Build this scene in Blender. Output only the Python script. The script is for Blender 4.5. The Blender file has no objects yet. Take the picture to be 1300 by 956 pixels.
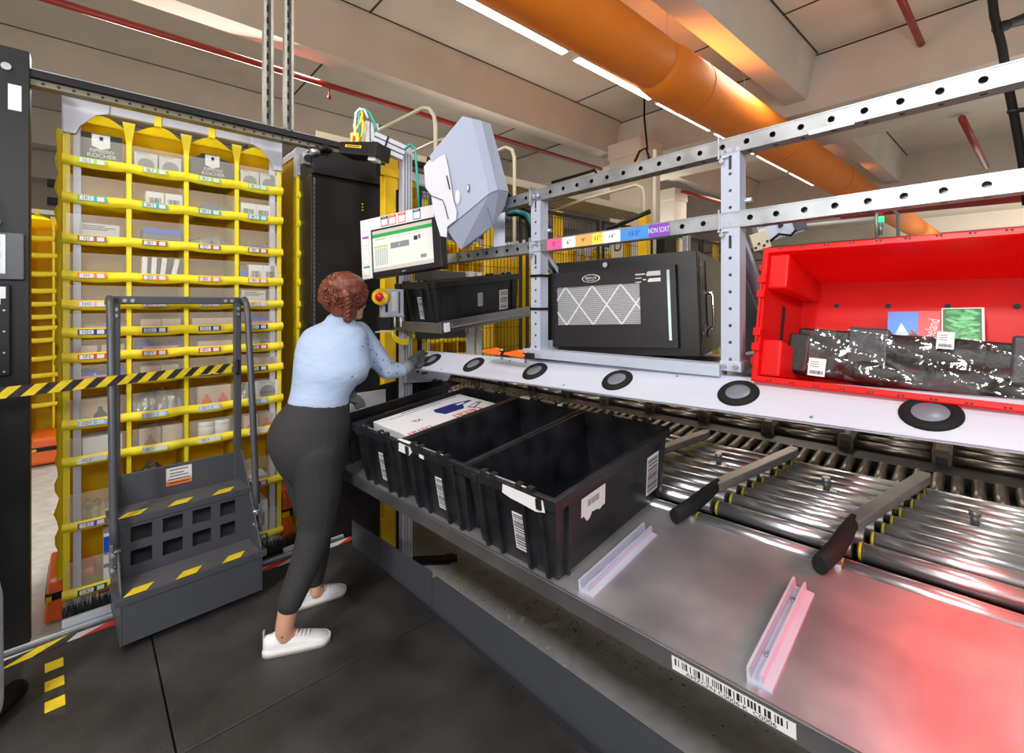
import bpy, bmesh, math, random
from mathutils import Vector, Matrix, Euler
random.seed(7)
SC=bpy.context.scene; COL=SC.collection
R=math.radians; V=Vector
F,CX,CY,H=590.0,650.0,385.0,1.5          # lens in pixels, horizon, eye height
def W(px,py,d): return V(((px-CX)/F*d,d,H-(py-CY)/F*d))     # a point at a true distance d ahead of the camera
# ---------------------------------------------------------------- materials
MATS={}
def mat(n,c,rough=.5,metal=0,var=0,scale=8,bump=0,bscale=60,emit=0,alpha=1,spec=.5,c2=None,rvar=0,detail=6,stretch=None,coat=0):
    if n in MATS: return MATS[n]
    m=bpy.data.materials.new(n); m.use_nodes=True; nt=m.node_tree; b=nt.nodes['Principled BSDF']; L=nt.links.new
    b.inputs['Base Color'].default_value=(*c,1); b.inputs['Roughness'].default_value=rough
    b.inputs['Metallic'].default_value=metal; b.inputs['Specular IOR Level'].default_value=spec
    if coat: b.inputs['Coat Weight'].default_value=coat
    if emit: b.inputs['Emission Color'].default_value=(*c,1); b.inputs['Emission Strength'].default_value=emit
    tc=nt.nodes.new('ShaderNodeTexCoord'); src=tc.outputs['Object']
    if stretch:
        mp=nt.nodes.new('ShaderNodeMapping'); mp.inputs['Scale'].default_value=stretch; L(src,mp.inputs['Vector']); src=mp.outputs['Vector']
    if var or rvar or c2:
        no=nt.nodes.new('ShaderNodeTexNoise'); no.inputs['Scale'].default_value=scale; no.inputs['Detail'].default_value=detail; L(src,no.inputs['Vector'])
        if var or c2:
            rp=nt.nodes.new('ShaderNodeValToRGB'); rp.color_ramp.elements[0].position=.3; rp.color_ramp.elements[1].position=.7
            c2=c2 or tuple(min(1,x*(1+var)) for x in c); cc=c if not var else tuple(x*(1-var) for x in c)
            rp.color_ramp.elements[0].color=(*cc,1); rp.color_ramp.elements[1].color=(*c2,1)
            L(no.outputs['Fac'],rp.inputs['Fac']); L(rp.outputs['Color'],b.inputs['Base Color'])
        if rvar:
            mr=nt.nodes.new('ShaderNodeMapRange'); mr.inputs['From Min'].default_value=.3; mr.inputs['From Max'].default_value=.7
            mr.inputs['To Min'].default_value=max(.02,rough-rvar); mr.inputs['To Max'].default_value=rough+rvar
            L(no.outputs['Fac'],mr.inputs['Value']); L(mr.outputs['Result'],b.inputs['Roughness'])
    if bump:
        n2=nt.nodes.new('ShaderNodeTexNoise'); n2.inputs['Scale'].default_value=bscale; n2.inputs['Detail'].default_value=4; L(src,n2.inputs['Vector'])
        bp=nt.nodes.new('ShaderNodeBump'); bp.inputs['Strength'].default_value=bump; bp.inputs['Distance'].default_value=.01
        L(n2.outputs['Fac'],bp.inputs['Height']); L(bp.outputs['Normal'],b.inputs['Normal'])
    if alpha<1:
        b.inputs['Alpha'].default_value=alpha
    MATS[n]=m; return m
YEL=mat('yellow_fabric',(.80,.63,.012),.55,var=.10,scale=5,bump=.25,bscale=25)
YELB=mat('yellow_band_fabric',(.88,.70,.015),.45,var=.06,scale=9,bump=.3,bscale=30)
FRM=mat('white_post_metal',(.54,.54,.61),.4,.1)
CLEAR=mat('clear_plastic_film',(.85,.83,.70),.15,alpha=.13)
BLK=mat('black_powder_coat',(.008,.008,.009),.42,bump=.05,spec=.35)
BLK2=mat('black_sheet_metal',(.013,.012,.012),.36,var=.25,scale=3,bump=.03,spec=.3)
BLK3=mat('matte_black_rubber',(.008,.008,.008),.7,spec=.2)
TOTE=mat('black_tote_plastic',(.005,.0052,.0068),.36,c2=(.016,.0165,.020),scale=9,bump=.10,bscale=40,rvar=.1)
REDP=mat('red_tote_plastic',(.78,.008,.008),.32,c2=(.90,.022,.02),scale=6,bump=.05,bscale=30)
GALV=mat('galvanised_steel',(.42,.44,.46),.40,.85,var=.10,scale=14,rvar=.08)
PAINTG=mat('pale_grey_steel',(.46,.50,.60),.38,.25,var=.04,scale=10)
TRAYM=mat('brushed_tray_steel',(.40,.41,.43),.38,.80,c2=(.58,.59,.61),scale=4,rvar=.08,bump=.015,bscale=25)
LIPM=mat('dull_lip_steel',(.30,.30,.31),.38,.9,var=.12,scale=5,rvar=.08)
ROLL=mat('zinc_roller_steel',(.80,.83,.86),.28,.92)
ROLLD=mat('dull_roller_steel',(.20,.18,.15),.35,.95,var=.15,scale=6,rvar=.08)
ALU=mat('white_aluminium_panel',(.54,.56,.64),.40,.15,var=.02,scale=3)
GREYF=mat('dark_grey_painted_steel',(.060,.064,.075),.38,bump=.03)
TREAD=mat('ribbed_grey_tread',(.085,.083,.085),.5,var=.2,scale=20,bump=.2,stretch=(1,12,1))
CONC=mat('grey_concrete_floor',(.40,.40,.39),.6,c2=(.56,.555,.54),scale=14,bump=.12,bscale=90,detail=10)
CEIL=mat('cast_concrete_ceiling',(.58,.535,.48),.9,c2=(.66,.61,.55),scale=1.3,bump=.08,bscale=12)
CEILD=mat('concrete_joint_line',(.05,.045,.04),.9)
MATM=mat('black_rubber_mat_surface',(.020,.019,.018),.5,c2=(.045,.042,.040),scale=3.5,bump=.25,bscale=180,rvar=.12)
ORG=mat('orange_duct_fabric',(.78,.20,.004),.6,var=.05,scale=3,bump=.12,bscale=6)
REDPIPE=mat('red_sprinkler_pipe_paint',(.28,.022,.016),.4)
WHT=mat('white_plastic',(.68,.68,.69),.4)
PAPER=mat('white_paper',(.68,.68,.67),.6)
INK=mat('black_ink',(.012,.012,.012),.6)
YPOST=mat('yellow_guard_paint',(.85,.52,.01),.35,var=.05,scale=4)
TUBEL=mat('lit_tube_diffuser',(1,.93,.80),.5,emit=7)
BEIGE=mat('beige_rail_paint',(.58,.52,.38),.4)
CARD=mat('tan_cardboard',(.48,.34,.25),.75,var=.06,scale=12)
def flat(n,c,r=.5,**k): return mat(n,c,r,**k)
NAVY=flat('navy_print',(.012,.018,.16)); REDI=flat('red_print',(.65,.02,.015)); LGREY=flat('light_grey_card',(.50,.49,.48),.6)
MGREY=flat('mid_grey_print',(.16,.16,.165)); BLUE=flat('bright_blue_wrap',(.015,.08,.55),.25); GREEN=flat('green_print',(.02,.30,.06)); PINKC=flat('pink_print',(.65,.22,.22),.4)
SILV=mat('crinkled_silver_wrap',(.62,.62,.62),.22,.6,c2=(.25,.25,.25),scale=22,bump=.9,bscale=45)
ORP=flat('orange_plastic',(.80,.13,.01),.35)
# ---------------------------------------------------------------- mesh builder
def translucent(m,c,f):
    nt=m.node_tree; out=nt.nodes['Material Output']; b=nt.nodes['Principled BSDF']; tr=nt.nodes.new('ShaderNodeBsdfTranslucent'); tr.inputs[0].default_value=(*c,1); mx=nt.nodes.new('ShaderNodeMixShader'); mx.inputs[0].default_value=f
    nt.links.new(b.outputs[0],mx.inputs[1]); nt.links.new(tr.outputs[0],mx.inputs[2]); nt.links.new(mx.outputs[0],out.inputs['Surface'])
translucent(YEL,(.98,.82,.02),.58); translucent(REDP,(1,.02,.015),.5)
class B:
    def __init__(s): s.v=[]; s.f=[]; s.m=[]; s.sm=[]; s.mats=[]
    def mi(s,m):
        if m not in s.mats: s.mats.append(m)
        return s.mats.index(m)
    def add(s,vs,fs,m,M=None,smooth=False):
        o=len(s.v); k=s.mi(m)
        for v in vs:
            v=V(v); s.v.append(tuple(M@v) if M is not None else tuple(v))
        for f in fs: s.f.append([o+i for i in f]); s.m.append(k); s.sm.append(smooth)
        return s
    def box(s,x0,x1,y0,y1,z0,z1,m,M=None):
        vs=[(x,y,z) for z in (z0,z1) for y in (y0,y1) for x in (x0,x1)]
        return s.add(vs,[(0,2,3,1),(4,5,7,6),(0,1,5,4),(2,6,7,3),(0,4,6,2),(1,3,7,5)],m,M)
    def frus(s,a,b,z0,z1,m,M=None):      # a,b = (x0,x1,y0,y1) at z0 / z1
        vs=[(x,y,z0) for y in a[2:] for x in a[:2]]+[(x,y,z1) for y in b[2:] for x in b[:2]]
        return s.add(vs,[(0,2,3,1),(4,5,7,6),(0,1,5,4),(2,6,7,3),(0,4,6,2),(1,3,7,5)],m,M)
    def prism(s,poly,z0,z1,m,M=None,smooth=False):
        n=len(poly); vs=[(x,y,z0) for x,y in poly]+[(x,y,z1) for x,y in poly]
        s.add(vs,[list(range(n))[::-1],list(range(n,2*n))],m,M)
        o=len(s.v)-2*n; k=s.mi(m)
        for i in range(n): j=(i+1)%n; s.f.append([o+i,o+j,o+n+j,o+n+i]); s.m.append(k); s.sm.append(smooth)
        return s
    def cyl(s,p0,p1,r,m,r1=None,n=16,M=None,caps=True):
        p0=V(p0);p1=V(p1); r1=r if r1 is None else r1; d=(p1-p0); q=d.to_track_quat('Z','Y').to_matrix(); vs=[]
        for p,rr in ((p0,r),(p1,r1)):
            for i in range(n): a=2*math.pi*i/n; vs.append(tuple(p+q@V((rr*math.cos(a),rr*math.sin(a),0))))
        s.add(vs,[(i,(i+1)%n,n+(i+1)%n,n+i) for i in range(n)],m,M,True)
        if caps:
            o=len(s.v)-2*n; k=s.mi(m); s.f+= [[o+i for i in range(n)][::-1],[o+n+i for i in range(n)]]; s.m+=[k,k]; s.sm+=[False,False]
        return s
    def tube(s,pts,r,m,n=10,M=None,closed=False,flat=None):
        pts=[V(p) for p in pts]; N=len(pts); rs=r if isinstance(r,(list,tuple)) else [r]*N; vs=[]; up=None
        for i,p in enumerate(pts):
            a=pts[i-1] if (i>0 or closed) else p; b=pts[(i+1)%N] if (i<N-1 or closed) else p
            t=(b-a).normalized()
            if up is None: up=V((0,0,1)) if abs(t.z)<.9 else V((1,0,0))
            x=t.cross(up)
            if x.length<1e-4: x=t.orthogonal()
            x.normalize(); y=x.cross(t); up=y
            for k in range(n):
                w=2*math.pi*k/n; vs.append(tuple(p+(x*math.cos(w)*(flat or 1)+y*math.sin(w))*rs[i]))
        fs=[]
        for i in range(N if closed else N-1):
            j=(i+1)%N
            for k in range(n): fs.append((i*n+k,i*n+(k+1)%n,j*n+(k+1)%n,j*n+k))
        s.add(vs,fs,m,M,True)
        if not closed:
            o=len(s.v)-N*n; k=s.mi(m); s.f+=[[o+i for i in range(n)][::-1],[o+(N-1)*n+i for i in range(n)]]; s.m+=[k,k]; s.sm+=[False,False]
        return s
    def ell(s,c,r,m,n=16,M=None,rot=None):
        c=V(c); r=(r,r,r) if not hasattr(r,'__len__') else r; vs=[]; h=n//2
        for i in range(h+1):
            th=math.pi*i/h
            for k in range(n):
                p=V((r[0]*math.sin(th)*math.cos(2*math.pi*k/n),r[1]*math.sin(th)*math.sin(2*math.pi*k/n),r[2]*math.cos(th)))
                if rot is not None: p=rot@p
                vs.append(tuple(c+p))
        fs=[(i*n+k,(i+1)*n+k,(i+1)*n+(k+1)%n,i*n+(k+1)%n) for i in range(h) for k in range(n)]
        return s.add(vs,fs,m,M,True)
    def cap(s,p0,p1,r0,r1,m,n=16):       # tapered capsule
        s.cyl(p0,p1,r0,m,r1,n); s.ell(p0,r0,m,n); return s.ell(p1,r1,m,n)
    def lathe(s,prof,m,M=None,n=24):
        vs=[(r*math.cos(2*math.pi*k/n),r*math.sin(2*math.pi*k/n),z) for r,z in prof for k in range(n)]
        fs=[(i*n+k,i*n+(k+1)%n,(i+1)*n+(k+1)%n,(i+1)*n+k) for i in range(len(prof)-1) for k in range(n)]
        return s.add(vs,fs,m,M,True)
    def quad(s,a,b,c,d,m,M=None): return s.add([a,b,c,d],[(0,1,2,3)],m,M)
    def text(s,t,size,m,M,align='CENTER',depth=.0006,font_scale=1.0):
        vs,fs=textmesh(t,align); return s.add([(v[0]*size*font_scale,v[1]*size,v[2]*size+depth) for v in vs],fs,m,M)
    def bars(s,w,h,M,m=None,seed=1,n=22,fill=True):     # bar code, lines along y, runs along x
        r=random.Random(seed); x=0; seq=[]
        for i in range(n*2): d=r.choice((1,1,2,3)); seq.append(d)
        T=sum(seq)
        for i,d in enumerate(seq):
            if i%2==0: a=(x/T-.5)*w; b=((x+d)/T-.5)*w; s.quad((a,-h/2,.0006),(b,-h/2,.0006),(b,h/2,.0006),(a,h/2,.0006),m or INK,M)
            x+=d
        return s
    def build(s,name,parent=None,bevel=0,mods=None,kind=None,loc=None):
        me=bpy.data.meshes.new(name); me.from_pydata(s.v,[],s.f); 
        for m in s.mats: me.materials.append(m)
        me.polygons.foreach_set('material_index',s.m); me.polygons.foreach_set('use_smooth',s.sm); me.update()
        o=bpy.data.objects.new(name,me); COL.objects.link(o)
        if parent is not None: o.parent=parent
        if loc is not None: o.location=loc
        if bevel:
            b=o.modifiers.new('bevel','BEVEL'); b.width=bevel; b.segments=2; b.limit_method='ANGLE'; b.angle_limit=R(40); b.harden_normals=False
        if kind: o['kind']=kind
        return o
_tc={}
def textmesh(t,align='CENTER'):
    k=(t,align)
    if k in _tc: return _tc[k]
    cu=bpy.data.curves.new('t','FONT'); cu.body=t; cu.align_x=align; cu.align_y='CENTER'; cu.size=1; cu.resolution_u=3
    o=bpy.data.objects.new('t',cu); COL.objects.link(o); dg=bpy.context.evaluated_depsgraph_get(); dg.update()
    me=bpy.data.meshes.new_from_object(o.evaluated_get(dg)); r=([tuple(v.co) for v in me.vertices],[tuple(p.vertices) for p in me.polygons])
    bpy.data.objects.remove(o); bpy.data.curves.remove(cu); bpy.data.meshes.remove(me); _tc[k]=r; return r
def bake(o):     # freeze the modifiers of o into its mesh
    dg=bpy.context.evaluated_depsgraph_get(); dg.update(); me=bpy.data.meshes.new_from_object(o.evaluated_get(dg))
    old=o.data; o.modifiers.clear(); o.data=me; bpy.data.meshes.remove(old); return o
def blend(b,name,parent,vox=.012,smooth=6,loc=None,kind=None):      # fuse overlapping shapes into one smooth skin
    o=b.build(name,parent,loc=loc); r=o.modifiers.new('r','REMESH'); r.mode='VOXEL'; r.voxel_size=vox; r.use_smooth_shade=True
    if smooth: q=o.modifiers.new('s','SMOOTH'); q.factor=.5; q.iterations=smooth
    bake(o); 
    for p in o.data.polygons: p.use_smooth=True
    return o
def setm(o,M): o.matrix_basis=M; return o
def thing(name,label,cat,M=None,group=None):
    o=bpy.data.objects.new(name,None); COL.objects.link(o); o.empty_display_size=.1
    if M is not None: o.matrix_basis=M
    return tag(o,label,cat,group)
def tag(o,label,cat,group=None,kind=None):
    o['label']=label; o['category']=cat
    if group: o['group']=group
    if kind: o['kind']=kind
    return o
def struct(o): o['kind']='structure'; return o
def dup(o,M,label,group=None):
    c=o.copy(); COL.objects.link(c); c.matrix_basis=M; c['label']=label
    if group: c['group']=group
    for ch in list(o.children):
        d=ch.copy(); COL.objects.link(d); d.parent=c
        for g in list(ch.children):
            e=g.copy(); COL.objects.link(e); e.parent=d
    return c
def fr(o,x,y,z=None):          # right-handed frame at o with axes x,y(,z) made orthonormal
    x=V(x).normalized(); y=V(y); y=(y-x*y.dot(x)).normalized(); z=x.cross(y)
    M=Matrix.Identity(4)
    for i in range(3): M[i][0]=x[i];M[i][1]=y[i];M[i][2]=z[i];M[i][3]=V(o)[i]
    return M
TR=Matrix.Translation
def rot(a,ax): return Matrix.Rotation(R(a),4,ax)
PL=V((-2.174,2.25,0)); G=TR(PL)@rot(42.85,'Z')                                 # frame of the storage side
T=TR(V((-.839,2.293,.68)))@rot(-44.7,'Z')@rot(6.5,'X')                       # frame of the tilted work table
# ---------------------------------------------------------------- camera
cam=bpy.data.cameras.new('camera'); co=bpy.data.objects.new('camera',cam); COL.objects.link(co); SC.camera=co
co.location=(0,0,H); co.rotation_euler=(R(90),0,0); cam.sensor_width=36; cam.lens=36*F/1300; cam.shift_y=-(478-CY)/1300; cam.clip_start=.05; cam.clip_end=200
SC.view_settings.view_transform='Standard'; SC.view_settings.look='None'; SC.view_settings.gamma=1; SC.view_settings.exposure=-.22
# ---------------------------------------------------------------- setting
u1=V((.749,.663,0)); u2=V((-.663,.749,0)); GF=TR(V((0,0,0)))@rot(math.degrees(math.atan2(.663,.749)),'Z')   # hall grid
b=B(); b.box(-14,34,-16,24,-.22,-.12,CONC,GF); struct(b.build('floor'))
b=B(); b.box(-14,34,-16,24,6.14,6.4,CEIL,GF); struct(b.build('ceiling'))
gx=5.24*.749+9.1*.663; gy0=-5.24*.663+9.1*.749      # girder near face / reference point on it, in hall grid
b=B(); b.box(gx,gx+2.4,-16,24,5.10,6.14,CEIL,GF); b.box(gx-.004,gx,-16,24,6.09,6.12,CEILD,GF); struct(b.build('trim_1'))
b=B(); b.box(gx+9,gx+11.4,-16,24,5.10,6.14,CEIL,GF); struct(b.build('trim_2'))
k=3
for s0 in (-4.82,-.47,3.88,8.2,12.5,16.8):
    y=gy0+s0
    b=B(); 
    for xa,xb in ((-14,gx),(gx+2.4,gx+9)):
        b.prism([(y,5.33),(y+.36,5.33),(y+.62,6.14),(y-.16,6.14)],xa,xb,CEIL,GF@Matrix(((0,0,1,0),(1,0,0,0),(0,1,0,0),(0,0,0,1))))
        b.box(xa,xb,y-.19,y-.165,6.132,6.139,CEILD,GF)
    struct(b.build('trim_%d'%k)); k+=1
b=B()
for x in (3.2,8.2): b.box(x,x+.03,-16,24,6.13,6.139,CEILD,GF)
struct(b.build('trim_%d'%k))
WALLM=mat('warm_grey_wall',(.62,.57,.50),.9,var=.06,scale=.6)
b=B(); b.box(33.7,34,-16,24,-.12,6.14,WALLM,GF)
for z in (4.4,5.2): b.box(33.6,33.7,-16,24,z,z+.06,CEILD,GF)
struct(b.build('wall_right'))
b=B(); b.box(-14,34,23.7,24,-.12,6.14,WALLM,GF); struct(b.build('wall_back'))
# concrete columns under the girder
for px,d,w,h0,lab in ((806,10.6,.8,5.1,'square concrete column under the ceiling girder, left of the orange duct'),(850,15,.75,5.1,'concrete column standing farther back, right of the nearer one')):
    p=W(px,385,d); b=B(); M=TR(V((p.x,p.y,0)))@rot(41.5,'Z'); b.box(-w/2,w/2,-w/2,w/2,-.12,h0,CEIL,M); b.box(-w/2-.03,w/2+.03,-w/2-.03,w/2+.03,h0-.35,h0,CEIL,M)
    tag(b.build('concrete_column'),lab,'column')
# orange fabric duct
def plane_n(p): return W(*p,1)-V((0,0,H))
axd=u1.copy()
n1=(plane_n((1004,156))).cross(axd).normalized(); n2=(plane_n((900,165))).cross(axd).normalized()
mid=None
def perp(p): v=plane_n(p); v=v-axd*v.dot(axd); return v.normalized()
a1=perp((1004,156)); a2=perp((900,165)); bis=(a1+a2).normalized(); half=a1.angle(a2)/2
ductr=.37; rho=ductr/math.sin(half); ax0=V((0,0,H))+bis*rho
tduct=thing('ventilation_duct','long orange fabric ventilation duct hanging under the ceiling','air duct',TR(ax0))
def axp(s): return axd*s
kk=next(s/20 for s in range(0,400) if (lambda q:(CX+F*q.x/q.y)>842)(ax0+axd*(s/20)))
b=B(); b.tube([axp(-9),axp(-4),axp(kk-1.5)-V((0,0,-.03)),axp(kk-.25)+V((0,0,.03)),axp(kk-.2)+V((0,0,.03))],[ductr*.9,ductr*.9,ductr*.9,ductr*.88,ductr*.84],ORG,28)
b.tube([axp(kk-.22)+V((0,0,.03)),axp(kk-.1),axp(kk+.12),axp(kk+1),axp(kk+4),axp(kk+9),axp(gx+20)],[ductr*.84,ductr*.93,ductr,ductr,ductr,ductr,ductr],ORG,28); b.build('duct_sleeve',tduct)
SEAM=flat('duct_seam_thread',(.55,.16,.01))
for s in (kk-.22,kk+.75,kk+4.2,kk+8):
    b=B(); rr=ductr*(.86 if s<kk else 1.004); q=[]
    e1=axd.cross(V((0,0,1))); 
    for i in range(28): w=2*math.pi*i/28; q.append(axp(s)+(e1*math.cos(w)+V((0,0,1))*math.sin(w))*rr+(V((0,0,.03)) if s<kk else V((0,0,0))))
    b.tube(q,.006,SEAM,6,closed=True); b.build('seam_ring',tduct)
b=B(); top=V((0,0,ductr+.05)); b.tube([axp(-9)+top,axp(gx+20)+top],.012,GALV,6); b.build('support_rail',tduct)
for s in (kk-2.2,kk+.1,kk+2.6,kk+5.2,kk+8):
    b=B(); b.cyl(axp(s)+top,axp(s)+V((0,0,5.6-ax0.z+.5)),.006,GALV,n=6); b.cyl(axp(s)+top-V((0,0,.05)),axp(s)+top+V((0,0,.08)),.018,GALV,n=8); b.build('hanger_wire',tduct)
# light fixtures: rows along the hall grid
def lightrow(px,py,z,lab,n0,n1,L=1.95,gap=.25,first=True):
    d=(z-H)*F/(CY-py); p=W(px,py,d)
    for i in range(n0,n1):
        q=p-u1*(L)+u1*(i*(L+gap)); M=TR(q)@rot(41.5,'Z')
        t=thing('tube_light',lab(i),'ceiling light',M,'tube lights under the ceiling')
        b=B(); b.box(-.02,L+.02,-.075,.075,.012,.07,WHT); b.build('housing',t,bevel=.006)
        b=B(); b.box(0,L,-.055,.055,0,.014,TUBEL); b.build('diffuser',t)
        b=B(); b.cyl((.2,0,.07),(.2,0,6.125-z),.004,GALV,n=6); b.cyl((L-.2,0,.07),(L-.2,0,6.125-z),.004,GALV,n=6); b.build('suspension_wire',t)
lightrow(717,68,5.0,lambda i:'long lit tube light %s'%{-1:'above the station, farthest left and cut by the top of the photo',0:'nearest in view, left of the orange duct',1:'showing just below the middle of the orange duct',2:'second in line under the orange duct',3:'third in line under the orange duct',4:'fourth in line, seen between the steel beams',5:'last in line at the far end of the duct'}[i],0,6)
# second lit row and fixtures behind the camera
for i,(x,y) in enumerate(((-3.2,-1.8),(-1.2,-2.6))):
    M=TR(V((x,y,4.6)))@rot(41.5+90,'Z'); t=thing('tube_light','lit tube light behind the photographer, '+('farther left' if i==0 else 'farther right'),'ceiling light',M,'tube lights under the ceiling')
    b=B(); b.box(-.75,.75,-.075,.075,.012,.07,WHT); b.build('housing',t); b=B(); b.box(-.72,.72,-.055,.055,0,.014,TUBEL); b.build('diffuser',t)
    b=B(); b.cyl((.5,0,.07),(.5,0,1.5),.004,GALV,n=6); b.cyl((-.5,0,.07),(-.5,0,1.5),.004,GALV,n=6); b.build('suspension_wire',t)
# sprinkler pipes
def pipe(pts,r,lab,m=REDPIPE,fl=None,name='sprinkler_pipe',cat='pipe'):
    t=thing(name,lab,cat,TR(V(pts[0]))); o=V(pts[0]); b=B(); b.tube([V(p)-o for p in pts],r,m,12); b.build('pipe_run',t)
    for q in fl or []: 
        b=B(); b.cyl(V(q)-o-V((0,0,.0)),V(q)-o-V((0,0,.16)),.012,m,n=8); b.cyl(V(q)-o-V((0,0,.12)),V(q)-o-V((0,0,.17)),.028,m,n=10); b.build('sprinkler_head',t)
    return t
def onz(px,py,z): return W(px,py,(z-H)*F/(CY-py))
a=onz(380,97,5.0); pipe([a-u1*9,a+u1*7.5],.045,'thin dark red sprinkler pipe running high along the upper left',fl=[onz(418,112,4.97)])
a=onz(815,97,5.02); pipe([a-u1*8,a+u1*-.1],.075,'dark red pipe beside the orange duct, next to the nearest tube light')
a=onz(1170,57,5.7); pipe([a+u1*.6-u2*0,a-u1*3],.05,'short red pipe passing through the ceiling beam at the top right')
a=onz(1221,150,5.3); c=W(1252,212,12.5); pipe([onz(1221,150,5.0),onz(1252,212,5.0)],.06,'sloping red pipe seen between the two steel beams on the right')
pipe([W(1070,271,14),W(1330,243,9.5)],.17,'thick dark red pipe crossing behind the red tote at right')
pipe([onz(866,243,4.6),onz(935,262,4.6)],.05,'small dark red pipe far back behind the right steel post')
# cable bundle at right
t=thing('cable_bundle','black cable bundle with ties hanging at the right edge','cable'); b=B()
P=[W(1255,-40,3.6),W(1262,20,3.6),W(1272,60,3.6),W(1280,110,3.6),W(1288,150,3.6),W(1298,205,3.6),W(1304,260,3.6)]
b.tube(P,.028,BLK3,10); b.tube([p+V((.02,0,.0)) for p in P],.016,BLK,8); b.build('cable',t)
b=B(); b.tube([W(1274,33,3.6),W(1300,24,3.6),W(1340,15,3.5)],[.03,.045,.06],BLK,8); b.cyl(W(1265,36,3.6),W(1278,32,3.6),.04,BLK3,n=10); b.build('clamp_arm',t)
b=B(); b.tube([W(1280,142,3.6),W(1320,136,3.55)],.018,BLK,8); b.build('clamp_arm',t)
CHM=mat('dull_channel_steel',(.34,.33,.29),.45,.7,var=.15,scale=20)
# slotted channels hanging in front of the ceiling, above the storage gantry
for px,yb,w,lab in ((341,158,11,'left'),(367,162,12,'right')):
    d=2.70 if px<350 else 2.76; q=W(px,yb+2,d); t=thing('slotted_channel','%s one of two slotted galvanised channels hanging down to the gantry beam'%lab,'steel channel',TR(q)@rot(42.85,'Z'),'hanging channels')
    b=B(); w2=.026; b.box(-w2,-w2+.004,-.0,.03,0,6.13-q.z,CHM); b.box(w2-.004,w2,-.0,.03,0,6.13-q.z,CHM); b.box(-w2,w2,.03,.034,0,6.13-q.z,CHM)
    b.box(-w2,-w2*.45,-.004,0,0,6.13-q.z,CHM); b.box(w2*.45,w2,-.004,0,0,6.13-q.z,CHM); b.build('channel_profile',t)
    b=B()
    for i in range(50): b.box(-.007,.007,.026,.0295,.05+i*.07,.085+i*.07,INK)
    b.build('slots',t)
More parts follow.
